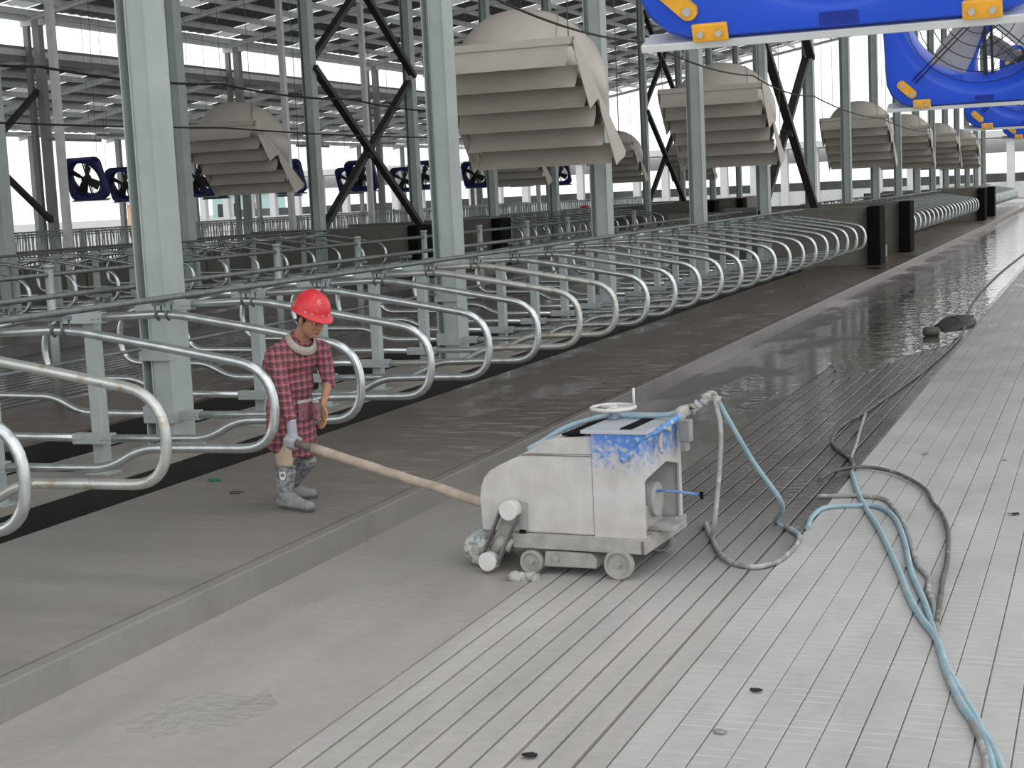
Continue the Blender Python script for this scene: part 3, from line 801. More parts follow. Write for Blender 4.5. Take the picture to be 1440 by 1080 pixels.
bld(-4, 165, 26, 8.5, ORNG, 'orange and white building at the end of the alley', 9)
o = MB().tube([(0, 0, 0), (0, 0, .3), (0, 0, .9), (0, 0, 1.0)], [.28, .3, .3, .2], 16).build('red_drum', smat('red_drum_paint', (.6, .04, .03), .5), label='small red drum far behind between the columns', cat='drum')
q = Vector((-25.6, 76.5, 0)); o.location = q; o.scale = (1, 1, 1.7)

# ------------------------------------------------------------------ the floor cutting machine
mo = empty('floor_cutting_machine', (-3.2, 8.85, 0), math.radians(-3.5), label='dusty white and blue floor grooving machine on small iron wheels', cat='machine')
D = .72
# rounded blade cover + lid: profile in (u,z)
cov = [(-.555, .26), (-.565, .47), (-.555, .54), (-.53, .60), (-.485, .648), (-.42, .685), (-.31, .735), (-.22, .762), (.222, .767), (.222, .26)]
MB().prism(cov, 'y', 0, D).build('blade_cover', MACH, mo, bevel=.012)
lid = [(-.29, .745), (-.20, .79), (-.10, .85), (-.02, .868), (.222, .886), (.222, .769), (-.2, .765)]
MB().prism(lid, 'y', .012, D-.012).build('sloping_lid', MACH, mo, bevel=.006)
MB().box((-.25, -.003, .757), (.215, .004, .763)).build('seam_line', BELT, mo)
# gear box with open right side (walls)
mb = MB(); t = .012
mb.box((.226, -.006, .258), (.555, t, .905))                       # front sheet
mb.box((.226, D-.02, .258), (.555, D, .905))                       # back sheet
mb.box((.226, 0, .30), (.24, D, .90))
mb.prism([(0, .905), (D, .905), (D, .60), (.43, .665), (.06, .62), (0, .60)], 'x', .543, .556)
mb.box((.543, D-.05, .26), (.557, D, .62)); mb.box((.543, 0, .26), (.557, .02, .62))
mb.build('gear_box', MACH, mo)
MB().box((.16, -.02, .905), (.59, D+.03, .928)).build('top_plate', smat('pale_dusty_plate', (.47, .50, .53), .5, 0, .1, 5, 0, second=(.20, .38, .62), thr=(.58, .7)), mo, bevel=.004)
MB().box((.40, .04, .928), (.475, D-.10, .934)).build('black_strip', BLACK, mo, label='black strip on the top plate')
MB().box((.02, .02, .884), (.15, D-.05, .895)).build('black_strip', BLACK, mo)
mb = MB(); mb.box((-.33, -.03, .165), (.56, .0, .255)); mb.box((-.33, D+.02, .165), (.56, D+.05, .255)); mb.box((.53, -.03, .165), (.565, D+.05, .25)); mb.box((-.33, -.01, .22), (.55, D+.03, .258))
mb.build('chassis', CHAS, mo, bevel=.004)
mb = MB().box((.30, .18, .26), (.50, .48, .42)); mb.cyl((.27, .33, .44), (.53, .33, .44), .11, 20); mb.build('engine', CHAS, mo, bevel=.01)
mb = MB().box((.50, .22, .26), (.66, .46, .285)); mb.build('drain_tray', CHAS, mo, bevel=.004)
mb = MB().tube([(.50, .30, .50), (.66, .34, .49), (.80, .36, .47)], .009, 8); mb.build('blue_rod', BPAINT, mo)
MB().cyl((.80, .345, .47), (.82, .35, .47), .024, 14).build('rod_knob', BLACK, mo)
# wheels
def wheel(u, v, r, wd, name='wheel', hubcap=True):
    R = []; prof_ = [(r*.86, 0), (r, .008), (r, wd-.008), (r*.86, wd), (r*.3, wd)]
    seg = 32; c = Vector((u, v, r))
    front = [(.0001, .012), (r*.22, .012), (r*.24, .02), (r*.72, .02), (r*.78, .0), (r*.94, -.0), (r, .008), (r, wd-.008), (r*.9, wd), (.0001, wd)]
    rr = [[(c.x+math.cos(2*PI*j/seg)*q, c.y+y, c.z+math.sin(2*PI*j/seg)*q) for j in range(seg)] for q, y in front]
    w_ = MB().rings(rr, smooth=False, caps=False).build(name, CHAS, mo)
    mb = MB().cyl((u, v-.012, r), (u, v+.03, r), r*.16, 8)
    mb.build('axle_bolt', CHAS, w_)
    return w_
wheel(-.205, -.045, .077, .05); wheel(.386, -.05, .096, .05)
wheel(-.205, D-.02, .077, .05); wheel(.386, D-.02, .096, .05)
MB().prism([(-.13, .05), (-.11, .15), (.02, .155), (.20, .15), (.235, .11), (.23, .055)], 'y', -.02, .14).build('blade_guard', CHAS, mo, bevel=.008)
mb = MB().cyl((-.04, -.03, .115), (-.04, -.02, .115), .03, 6); mb.build('hex_nut', CHAS, mo)
# belt drive on the left front
pt = Vector((-.315, 0, .418)); pb = Vector((-.475, 0, .083))
MB().cyl((pt.x, -.115, pt.z), (pt.x, -.03, pt.z), .062, 32).build('pulley', PULL, mo, bevel=.004)
MB().cyl((pb.x, -.125, pb.z), (pb.x, -.03, pb.z), .060, 32).build('pulley', PULL, mo, bevel=.004)
dd = (pb-pt); nn_ = Vector((dd.z, 0, -dd.x)).normalized()*.058
mb = MB()
for y in (-.095, -.075, -.055):
    for s in (1, -1): mb.beam(pt+nn_*s+Vector((0, y, 0)), pb+nn_*s+Vector((0, y, 0)), .016, .012, None, nn_.normalized())
mb.build('drive_belts', BELT, mo)
a = pt+nn_*.8; b = pb+nn_*.8; c = pb-nn_*.8; d_ = pt-nn_*.8
MB().prism([(a.x, a.z), (b.x, b.z), (c.x, c.z), (d_.x, d_.z)], 'y', -.03, -.008).build('belt_back_plate', CHAS, mo)
MB().tube([(-.34, -.02, .17), (-.40, -.03, .2), (-.46, -.02, .14)], .05, 12).build('bearing_arm', CHAS, mo)
MB().prism([(-.28, .28), (-.23, .28), (-.23, .45), (-.28, .46)], 'y', -.03, -.002).build('belt_slot_frame', CHAS, mo)
MB().box((-.277, -.034, .262), (-.235, -.028, .285)).build('slot_opening', BLACK, mo)
# blade drum at left
rr = [[(-.62+math.cos(2*PI*j/28)*q, y, .118+math.sin(2*PI*j/28)*q) for j in range(28)] for q, y in ((.001, .03), (.09, .03), (.108, .06), (.112, .20), (.112, .5), (.10, .55), (.001, .55))]
MB().rings(rr, caps=False).build('blade_drum', smat('drum_wet_white', (.5, .52, .47), .4, 0, .25, 12, second=(.18, .24, .26), thr=(.5, .6)), mo)
MB().cyl((-.62, .01, .118), (-.62, .57, .118), .03, 12).build('drum_axle', CHAS, mo)
# hand wheel
hc = Vector((.215, .42, 1.005))
MB().tube([hc + Vector((math.cos(2*PI*j/36)*.14, math.sin(2*PI*j/36)*.14, 0)) for j in range(37)], .013, 8).build('hand_wheel_rim', PULL, mo)
mb = MB()
for k in range(3):
    a = k*2*PI/3+.5; mb.beam(hc, hc+Vector((math.cos(a)*.14, math.sin(a)*.14, 0)), .024, .012)
mb.cyl(hc-Vector((0, 0, .02)), hc+Vector((0, 0, .015)), .028, 16); mb.build('hand_wheel_spokes', PULL, mo)
MB().cyl(hc+Vector((.135, .02, 0)), hc+Vector((.135, .02, .125)), .009, 10).build('hand_wheel_grip', PULL, mo)
MB().tube([(hc.x, hc.y, .925), (hc.x, hc.y, .95), (hc.x, hc.y, .955), (hc.x, hc.y, 1.0)], [.042, .04, .022, .02], 16).build('screw_column', smat('blue_grey_iron', (.22, .26, .33), .5, .3), mo)
# tail: blue lever and wrapped bar
MB().tube([(.44, -.06, .75), (.56, .14, .87), (.66, .34, .95), (.70, .42, .985)], .020, 10).build('blue_lever', BPAINT, mo)
MB().tube([(.52, -.04, .87), (.60, .16, .90), (.70, .42, .985), (.80, .46, 1.04), (.86, .47, 1.075)], [.016, .017, .022, .02, .016], 10).build('tow_bar', BPAINT, mo)
rg = random.Random(5)
def rag(name, pts, r, parent, mt=RAG):
    P = catmull(pts, 5); R = [r*rg.uniform(.7, 1.25) for _ in P]
    P = [p + Vector((rg.uniform(-1, 1), rg.uniform(-1, 1), rg.uniform(-1, 1)))*r*.3 for p in P]
    return MB().tube(P, R, 9, smooth=True).build(name, mt, parent)
rag('rag_wrap', [(.65, .38, .955), (.70, .42, .985), (.74, .44, 1.01), (.78, .45, 1.035)], .034, mo)
rag('rag_wrap', [(.80, .46, 1.045), (.83, .47, 1.07), (.86, .47, 1.085), (.885, .48, 1.05)], .030, mo)
rag('rag_tail', [(.60, .22, .905), (.605, .20, .86), (.60, .19, .80), (.615, .19, .765)], .014, mo)
rag('rag_knot', [(.62, .27, .925), (.64, .26, .915), (.63, .24, .895)], .026, mo)
MB().box((.585, .60, .76), (.66, .68, .90)).box((.60, .58, .70), (.64, .66, .76)).build('switch_box', CHAS, mo, bevel=.006)
rag('gravel_spoil', [(-.26, -.19, .012), (-.22, -.20, .02), (-.16, -.17, .022), (-.10, -.18, .016)], .035, None).location = mo.location
for ob in list(SC.objects):
    if ob.name.startswith('gravel_spoil'):
        tag(ob, 'small lump of concrete spoil on the floor before the machine wheel', 'rubble'); ob.name = 'spoil_lump'; ob.location = (-3.2, 8.86, 0)
        ob.scale = (1.1, 1, .9)

# ------------------------------------------------------------------ hoses and cables on the floor
def hit(px, py, z=0.0):
    d = R3 @ Vector((px-720, 540-py, -2150)).normalized(); t = (z-CAMP.z)/d.z; return CAMP + d*t
def mw(u, v, z):
    return mo.matrix_basis @ Vector((u, v, z))
mo_m = Matrix.Translation(Vector((-3.2, 8.85, 0))) @ Matrix.Rotation(math.radians(-3.5), 4, 'Z')
def mw(u, v, z): return mo_m @ Vector((u, v, z))
# NB: floor points were read off the photograph once and are fixed numbers in metres below
def floor_line(name, pts, r, mt, label, cat, head=[]):
    P = [Vector(p) for p in head] + [Vector((x, y, z)) for x, y, z in pts]
    return MB().tube(catmull(P, 6), r, 8).build(name, mt, label=label, cat=cat)
FL = {}
FL = {'A': [(-2.188, 10.462, 0.02), (-1.994, 10.175, 0.02), (-1.921, 9.993, 0.02)], 'B': [(-2.665, 10.366, 0.02), (-2.375, 9.546, 0.02), (-2.216, 9.264, 0.02), (-2.061, 9.18, 0.02), (-1.954, 9.31, 0.02), (-1.917, 9.625, 0.02), (-1.93, 9.991, 0.02), (-2.011, 10.217, 0.02), (-2.089, 10.316, 0.02)], 'C': [(-1.933, 10.318, 0.02), (-1.965, 10.661, 0.02), (-1.93, 10.985, 0.02), (-1.741, 11.087, 0.02), (-1.554, 11.063, 0.02), (-1.4, 10.721, 0.02), (-1.25, 10.04, 0.02), (-1.108, 9.21, 0.02), (-0.964, 8.57, 0.02), (-0.838, 7.935, 0.02), (-0.741, 7.442, 0.02), (-0.632, 7.032, 0.02), (-0.532, 6.667, 0.02), (-0.455, 6.277, 0.02), (-0.414, 5.99, 0.02)], 'D': [(-1.951, 12.387, 0.02), (-1.789, 11.611, 0.02), (-1.616, 10.93, 0.02), (-1.449, 10.328, 0.02), (-1.196, 9.282, 0.02), (-1.061, 8.674, 0.02), (-0.948, 8.251, 0.02), (-0.822, 7.848, 0.02), (-0.724, 7.332, 0.02), (-0.619, 6.884, 0.02), (-0.501, 6.521, 0.02), (-0.434, 6.299, 0.02), (-0.365, 5.966, 0.02)], 'E': [(-2.148, 11.997, 0.03), (-2.103, 12.339, 0.03), (-1.987, 12.51, 0.03), (-1.839, 12.559, 0.03), (-1.629, 12.393, 0.03), (-1.425, 12.026, 0.03), (-1.282, 11.649, 0.03), (-1.198, 11.239, 0.03), (-1.096, 10.861, 0.03), (-0.999, 10.291, 0.03), (-0.93, 9.51, 0.03), (-0.913, 9.074, 0.03), (-0.882, 8.601, 0.03), (-0.854, 8.132, 0.03)], 'F': [(-2.051, 11.385, 0.02), (-1.847, 11.439, 0.02), (-1.714, 11.43, 0.02), (-1.551, 11.346, 0.02), (-1.436, 11.005, 0.02), (-1.306, 10.506, 0.02), (-1.162, 9.754, 0.02), (-1.085, 9.374, 0.02), (-0.998, 9.109, 0.02), (-0.963, 8.787, 0.02), (-0.9, 8.478, 0.02), (-0.851, 8.105, 0.02), (-0.765, 7.553, 0.02), (-0.676, 7.095, 0.02), (-0.587, 6.795, 0.02), (-0.481, 6.329, 0.02), (-0.446, 5.982, 0.02)], 'G': [(-2.29, 46.479, 0.02), (-2.412, 37.626, 0.02), (-2.356, 29.426, 0.02), (-2.05, 23.517, 0.02), (-2.093, 19.784, 0.02), (-2.186, 17.801, 0.02), (-2.27, 16.526, 0.02), (-2.33, 15.601, 0.02), (-2.411, 14.852, 0.02), (-2.401, 14.211, 0.02), (-2.33, 13.74, 0.02), (-2.166, 13.272, 0.02), (-2.03, 12.901, 0.02), (-1.936, 12.327, 0.02)], 'H': [(-2.302, 15.554, 0.02), (-2.211, 14.603, 0.02), (-2.118, 13.72, 0.02), (-2.056, 13.035, 0.02), (-1.972, 12.641, 0.02)]}
if FL:
    floor_line('water_hose', FL['A'], .017, HOSE, 'pale blue hose hanging from the machine tail down to the floor', 'hose', [mw(.885, .49, 1.06), mw(.93, .55, .93), mw(1.03, .75, .62), mw(1.15, .98, .30)])
    floor_line('power_cable', FL['B'], .016, CABL, 'grey cable drooping in a wide loop behind the machine', 'cable', [mw(.88, .47, 1.05), mw(.90, .50, .85), mw(.89, .44, .52), mw(.86, .38, .22)])
    floor_line('water_hose', FL['C'], .019, HOSE, 'pale blue hose curving over the pale slab towards the bottom right corner', 'hose')
    floor_line('water_hose', FL['D'], .020, HOSE, 'straight run of pale blue hose starting where the cables cross', 'hose')
    floor_line('power_cable', FL['E'], .016, CABLD, 'dark dusty cable making the widest arc on the pale slab', 'cable')
    floor_line('power_cable', FL['F'], .017, CABL, 'wavy whitish cable lying between the blue hoses and the wide dark arc', 'cable')
    floor_line('power_cable', FL['G'], .017, CABLD, 'dark cable running away along the wet alley edge', 'cable')
    floor_line('power_cable', FL['H'], .015, CABL, 'short pale cable forming a narrow triangle with the dark one', 'cable')
floor_line('lid_hose', [tuple(mw(*p)) for p in ((-.30, .20, .757), (-.22, .24, .80), (-.08, .30, .885), (.08, .36, .935), (.17, .44, .950), (.26, .46, .952), (.42, .45, .95), (.58, .44, .962), (.68, .43, 1.0))], .018, HOSE, 'pale blue hose lying over the top of the machine', 'hose')
# small litter
def leafy(name, x, y, z, s, mt, label, cat):
    rgn = random.Random(int(x*100)); ring = [(math.cos(2*PI*j/9)*s*rgn.uniform(.5, 1.2), math.sin(2*PI*j/9)*s*.6*rgn.uniform(.5, 1.2)) for j in range(9)]
    mb = MB().prism(ring, 'z', 0, .006)
    for v in mb.bm.verts: v.co.z += rgn.uniform(0, .012)
    o = mb.build(name, mt, label=label, cat=cat); o.location = (x, y, z); return o
p = hit(303, 676, .18); leafy('green_scrap', p.x, p.y, .181, .07, smat('green_scrap', (.01, .16, .07), .7), 'green plastic scrap lying on the grey walkway', 'litter')
p = hit(333, 694, .18); MB().tube([(math.cos(a*.8)*.06, math.sin(a*.8)*.04, .008) for a in range(8)], .004, 5).build('wire_ring', WIRE, label='thin bent wire ring on the walkway left of the boots', cat='litter').location = (p.x, p.y, .18)
for k, (x, y) in enumerate([(1063, 975), (1012, 1033), (1277, 800), (745, 1066), (1300, 640), (1414, 648), (1425, 725)]):
    p = hit(x, y, 0); leafy('litter_scrap', p.x, p.y, .006, .035, (WIRE, CABL, COLLAR)[k % 3], ['small dark scrap nearest the middle of the pale slab', 'grey scrap near the bottom edge of the picture', 'reddish scrap caught between the hoses', 'dark scrap at the bottom edge on the ribbed concrete', 'pale scrap inside the wide cable arc', 'scrap farthest right on the pale slab', 'dark scrap below the farthest right scrap'][k], 'litter').__setitem__('group', 'scraps on the floor')
# dark heap in the puddle
def heap(name, x, y, z, sx, sy, sz, mt, label, seed=1):
    rg_ = random.Random(seed); R = []
    for i in range(6):
        t = i/5; R.append([(math.cos(2*PI*j/14)*sx*math.cos(t*PI/2*.97)*rg_.uniform(.75, 1.2), math.sin(2*PI*j/14)*sy*math.cos(t*PI/2*.97)*rg_.uniform(.75, 1.2), math.sin(t*PI/2)*sz*rg_.uniform(.7, 1.1)) for j in range(14)])
    o = MB().rings(R).build(name, mt, label=label, cat='heap'); o.location = (x, y, z); return o
p = hit(1345, 455, 0); heap('rag_heap', p.x, p.y, -.01, .30, 1.3, .11, smat('wet_black_cloth', (.018, .022, .02), .7, 0, .4, 8), 'dark wet heap of cloth lying in the shining puddle', 3)
p = hit(1330, 470, 0); MB().tube([(0, 0, .07), (.05, 0, .07), (.22, .03, .07), (.24, .03, .07)], [.05, .075, .065, .04], 14).build('wet_tub', smat('wet_tub_grey', (.075, .07, .055), .6), label='small grey tub lying beside the dark wet heap', cat='tub').location = (p.x-.3, p.y-.3, 0)
#PERSON#
# ------------------------------------------------------------------ the worker
def blob(name, prims, voxel, mat_, parent=None, smooth=3, fac=.5, sub=2):
    """union of spheres / capsules / ellipsoids, fused by voxel remesh into one continuous surface"""
    bm = bmesh.new()
    for pr in prims:
        if pr[0] == 's':                                   # ('s', centre, (rx,ry,rz), rot)
            _, c, r, rot = pr
            M = Matrix.Translation(Vector(c)) @ rot @ Matrix.Diagonal((*r, 1)); bmesh.ops.create_icosphere(bm, subdivisions=3, radius=1, matrix=M)
        else:                                              # ('c', [points], [radii], (flatten dir, factor))
            _, pts, rs = pr[:3]; fl_ = pr[3] if len(pr) > 3 else None
            for i in range(len(pts)-1):
                a, b = Vector(pts[i]), Vector(pts[i+1]); ra, rb = rs[i], rs[i+1]
                nseg = max(2, int((b-a).length/(min(ra, rb)*.28))+1)
                for k in range(nseg+1):
                    t = k/nseg; r = ra+(rb-ra)*t
                    S = Matrix.Identity(4)
                    if fl_:
                        S = Matrix.Scale(fl_[1], 4, Vector(fl_[0]))
                    bmesh.ops.create_icosphere(bm, subdivisions=sub, radius=1, matrix=Matrix.Translation(a.lerp(b, t)) @ S @ Matrix.Scale(r, 4))
    me = bpy.data.meshes.new(name); bm.to_mesh(me); bm.free()
    o = bpy.data.objects.new(name, me); COL.objects.link(o)
    m = o.modifiers.new('r', 'REMESH'); m.mode = 'VOXEL'; m.voxel_size = voxel
    s = o.modifiers.new('s', 'SMOOTH'); s.iterations = smooth; s.factor = fac
    dg = bpy.context.evaluated_depsgraph_get(); ev = o.evaluated_get(dg)
    me2 = bpy.data.meshes.new_from_object(ev); o.modifiers.clear(); o.data = me2; bpy.data.meshes.remove(me)
    me2.materials.clear(); me2.materials.append(mat_)
    for p_ in me2.polygons: p_.use_smooth = True
    if parent: o.parent = parent
    return o
PO = Vector((-5.60, 9.84, .18))
man = empty('person', PO, label='worker in a red helmet and long plaid smock, stooping to hold a wooden pole', cat='person')
def V(*a): return Vector(a) - PO
f_ = Vector((.87, -.5, 0)); s_ = Vector((.5, .87, 0)); up_ = Vector((0, 0, 1))
def frame(f, tilt):
    """columns: side(left), forward, up with forward pitched down by tilt"""
    f = f.normalized(); s = Vector((-f.y, f.x, 0)); q = Matrix.Rotation(tilt, 4, s)
    F = q @ f; U = q @ up_
    return Matrix((s, F, U)).transposed().to_4x4()
HF = frame(Vector((.95, -.31, 0)), math.radians(23)); HC = V(-5.400, 9.785, 1.563); HK = 1.14
def hp(a, b, c): return HC + (HF @ Vector((a*HK, b*HK, c*HK)))         # a: his left, b: forward, c: up
TF = frame(f_, math.radians(17))
rs = V(-5.665, 9.69, 1.305); ls = V(-5.445, 9.985, 1.32)
re_ = V(-5.555, 9.575, 1.04); rw = V(-5.485, 9.55, .845)
le = V(-5.385, 9.975, 1.10); lw = V(-5.385, 9.86, .925)
pel = V(-5.665, 9.85, .93); ch = V(-5.575, 9.83, 1.24)
rk = V(-5.66, 9.73, .53); ra_ = V(-5.66, 9.69, .27); lk = V(-5.62, 9.975, .53); la = V(-5.80, 9.995, .27)
p0 = V(-5.55, 9.555, .715); p1 = mw(-.585, .28, .355) - PO
e1 = (p1-p0).normalized(); e2 = Vector((-.35, -.93, 0)); e2 = (e2 - e1*e2.dot(e1)).normalized(); e3 = e2.cross(e1); e3 = e3 if e3.z > 0 else -e3
gc = p0 + e1*.075
def hand_prims(kind):
    out = []
    if kind == 'glove':
        out.append(('s', tuple(gc + e3*.040 + e2*.006 - e1*.002), (.042, .026, .024), Matrix((e1, e2, e3)).transposed().to_4x4()))
        out.append(('c', [rw + Vector((0, 0, .015)), rw.lerp(gc+e3*.05, .6), gc + e3*.045], [.029, .031, .029]))
        for k, (off, r, ln) in enumerate(((-.030, .0105, .9), (-.010, .0115, 1.0), (.011, .0115, 1.02), (.031, .0105, .96))):
            b = gc + e1*off; R_ = .040
            pts = [b + e3*.036 + e2*.018, b + e3*.016*ln + e2*.042, b - e3*.018*ln + e2*.038, b - e3*.040*ln + e2*.014]
            out.append(('c', pts, [r*1.1, r, r*.95, r*.85]))
        b = gc + e1*.03
        out.append(('c', [gc + e3*.038 - e2*.016, b + e3*.018 - e2*.036 , b + e1*.012 - e3*.014 - e2*.034], [.014, .0125, .011]))
    return out
# body: one continuous figure
HR = HF @ Matrix.Scale(HK, 4)
pr = [
 ('s', tuple(hp(0, -.012, .035)), (.073, .092, .092), HR), ('s', tuple(hp(0, .018, -.035)), (.060, .070, .078), HR), ('s', tuple(hp(0, .042, -.088)), (.036, .034, .026), HR),
 ('s', tuple(hp(0, .085, -.012)), (.012, .016, .026), HR), ('s', tuple(hp(0, .100, -.026)), (.015, .014, .011), HR),
 ('s', tuple(hp(.033, .066, -.022)), (.022, .018, .018), HR), ('s', tuple(hp(-.033, .066, -.022)), (.022, .018, .018), HR),
 ('s', tuple(hp(0, .075, .022)), (.045, .014, .010), HR), ('s', tuple(hp(0, .080, -.055)), (.022, .011, .011), HR), ('s', tuple(hp(0, .072, -.085)), (.017, .014, .014), HR),
 ('s', tuple(hp(.073, -.012, -.012)), (.010, .019, .030), HR), ('s', tuple(hp(-.073, -.012, -.012)), (.010, .019, .030), HR),
 ('c', [hp(0, -.02, -.05), V(-5.50, 9.82, 1.45), V(-5.54, 9.835, 1.36)], [.058, .060, .060]),
 ('c', [V(-5.56, 9.835, 1.33), V(-5.60, 9.84, 1.15), pel], [.075, .085, .10]), ('c', [rs, ls], [.05, .05]),
 ('c', [rs, re_, rw], [.055, .040, .027]), ('c', [ls, le, lw], [.055, .038, .025]),
 ('c', [V(-5.68, 9.77, .90), rk, ra_], [.088, .058, .042]), ('c', [V(-5.65, 9.93, .90), lk, la], [.088, .058, .042]),
 ('c', [ra_, V(-5.62, 9.70, .22), V(-5.52, 9.65, .215)], [.036, .028, .02]), ('c', [la, V(-5.76, 10.0, .22), V(-5.70, 10.02, .215)], [.036, .028, .02]),
]
# left hand hanging, relaxed, fingers slightly curled
hd = Vector((-.02, -.03, -1)).normalized(); ht = Vector((.80, -.55, 0)).normalized(); hn = hd.cross(ht)
pc = lw + hd*.055
pr.append(('s', tuple(pc), (.037, .017, .048), Matrix((ht, hn, hd)).transposed().to_4x4()))
for off, ln, r in ((.028, .88, .0092), (.010, 1.0, .0098), (-.010, .95, .0095), (-.028, .78, .0085)):
    b = pc + ht*off + hd*.036; cur = Vector((-.5, -.6, 0)).normalized()
    pr.append(('c', [b, b + hd*.036*ln + ht*off*.3, b + hd*.064*ln + cur*.012 + ht*off*.35, b + hd*.082*ln + cur*.026 + ht*off*.35], [r*1.1, r*1.05, r, r*.85]))
pr.append(('c', [pc + ht*.028 - hd*.028, pc + ht*.052 + hd*.004, pc + ht*.056 + hd*.032], [.014, .0115, .0095]))
pr += hand_prims('glove')
body = blob('body', pr, .0052, SKIN, man, 3, .45)
# sharpen the head: eyes, brows, lips, hair are children
for sx in (1, -1):
    mb = MB(); c = hp(sx*.030, .071, .004)
    bmesh.ops.create_uvsphere(mb.bm, u_segments=12, v_segments=8, radius=.0125, matrix=Matrix.Translation(c)); 
    ey = mb.build('eye', smat('eye_white', (.5, .47, .44), .3), body)
    mb = MB(); bmesh.ops.create_uvsphere(mb.bm, u_segments=10, v_segments=6, radius=.0065, matrix=Matrix.Translation(hp(sx*.030, .080, .001))); mb.build('iris', HAIR, ey)
    MB().tube([hp(sx*.014, .088, .024), hp(sx*.030, .087, .029), hp(sx*.047, .078, .024)], [.003, .0045, .003], 6).build('eyebrow', HAIR, body)
    MB().tube([hp(sx*.017, .083, .008), hp(sx*.030, .086, .0115), hp(sx*.043, .076, .007)], [.003, .005, .003], 6).build('eyelid', SKIN, body)
MB().tube([hp(.021, .080, -.060), hp(.008, .0905, -.0565), hp(0, .0900, -.0575), hp(-.008, .0905, -.0565), hp(-.021, .080, -.060)], [.002, .0045, .004, .0045, .002], 6).build('lips', LIP, body)
MB().tube([hp(.018, .080, -.064), hp(0, .089, -.0655), hp(-.018, .080, -.064)], [.002, .0052, .002], 6).build('lips', LIP, body)
blob('hair', [('s', tuple(hp(0, -.026, .028)), (.079, .084, .088), HR), ('s', tuple(hp(0, -.058, -.028)), (.056, .040, .045), HR), ('s', tuple(hp(-.069, .006, .012)), (.008, .014, .022), HR), ('s', tuple(hp(.069, .006, .012)), (.008, .014, .022), HR)], .007, HAIR, man, 2)
# helmet
def hring(rx, ry, z, yo=0, n=40, vis=0):
    out = []
    for j in range(n):
        a = 2*PI*j/n; y = math.sin(a)*ry + yo
        if vis and math.sin(a) > 0: y += vis*math.sin(a)**2
        zz = z - (.012*max(0, math.sin(a))**2 if vis else 0)
        out.append(hp(math.cos(a)*rx, y, zz))
    return out
hz0 = .050; R = []
R.append(hring(.100, .118, hz0+.002, -.008)); R.append(hring(.112, .130, hz0-.004, -.008, vis=.020)); R.append(hring(.124, .142, hz0-.006, -.008, vis=.022)); R.append(hring(.125, .143, hz0-.001, -.008, vis=.022)); R.append(hring(.113, .131, hz0+.012, -.008, vis=.012))
for t in (0.06, .2, .35, .5, .65, .78, .89, .96, .995):
    q = math.sqrt(max(0, 1-t**2.25)); R.append(hring(.109*q, .128*q, hz0+.012+.128*t, -.008))
he = MB().rings(R, smooth=True).build('helmet', HELM, man)
MB().tube([hp(0, -.115, hz0+.07)] + [hp(0, -.008+math.cos(PI-PI*t/12)*.112, hz0+.012+.131*math.sin(PI*t/12)**.9) for t in range(2, 11)], .008, 8).build('helmet_ridge', HELM, he)
mb = MB()
for a in (-2.55, -2.1, -1.2, -.85, -.25, .2, .65, 1.1, 1.6, 2.2):
    c = hp(math.sin(a)*.110, -.008+math.cos(a)*.129, hz0+.026); mb.cyl(c, c + (HF @ Vector((math.sin(a), math.cos(a), 0)))*.005, .0068, 10)
mb.build('helmet_rivets', smat('pale_rivet', (.62, .5, .48), .6), he, kind='stuff')
# faint mark on the crown front
mb = MB()
def onh(a, e, k=1.012):
    z = math.sin(e); q = math.cos(e)
    return hp(math.sin(a)*.109*q*k, -.008+math.cos(a)*.128*q*k, hz0+.012+.128*z*k)
for (a1, e1_, a2, e2_) in ((-.62, .86, -.36, .90), (-.50, .88, -.52, .64), (-.42, .78, -.36, .68), (-.64, .80, -.60, .70), (-.50, .64, -.44, .60)):
    mb.tube([onh(a1, e1_), onh((a1+a2)/2, (e1_+e2_)/2), onh(a2, e2_)], .0028, 5)
mb.build('helmet_mark', smat('pale_print', (.70, .55, .52), .7), he)
# smock
smk = [
 ('s', tuple(V(-5.585, 9.83, 1.255)), (.178, .118, .155), TF), ('s', tuple(V(-5.635, 9.842, 1.33)), (.135, .085, .085), TF),
 ('s', tuple(V(-5.625, 9.84, 1.08)), (.178, .130, .19), frame(f_, math.radians(8))), ('s', tuple(V(-5.655, 9.845, .90)), (.190, .142, .20), frame(f_, 0)),
 ('c', [rs, V(-5.56, 9.83, 1.365), ls], [.076, .092, .072]), ('c', [V(-5.60, 9.845, 1.33), V(-5.55, 9.83, 1.40)], [.12, .085]), ('c', [V(-5.72, 9.80, 1.22), V(-5.66, 9.80, 1.30)], [.11, .105]),
 ('c', [rs, rs.lerp(re_, .5), re_, re_.lerp(rw, .85)], [.080, .072, .064, .052]),
 ('c', [ls, ls.lerp(le, .5), le + Vector((0, 0, -.02))], [.076, .066, .054]),
]
for j in range(20):
    a = 2*PI*j/20; wv = 1 + .07*math.sin(a*5+1)
    u = s_*math.cos(a)*.175*wv + f_*math.sin(a)*.125*wv
    smk.append(('c', [V(-5.655, 9.845, .92) + u*.62, V(-5.66, 9.845, .70) + u*.80, V(-5.662, 9.845, .585 - .035*math.cos(a) - .02*math.sin(a)) + u*.90], [.068, .055, .033]))
smk.append(('c', [V(-5.655, 9.845, .90), V(-5.66, 9.845, .66)], [.12, .10]))
sm = blob('plaid_smock', smk, .0095, PLAID, man, 4, .5)
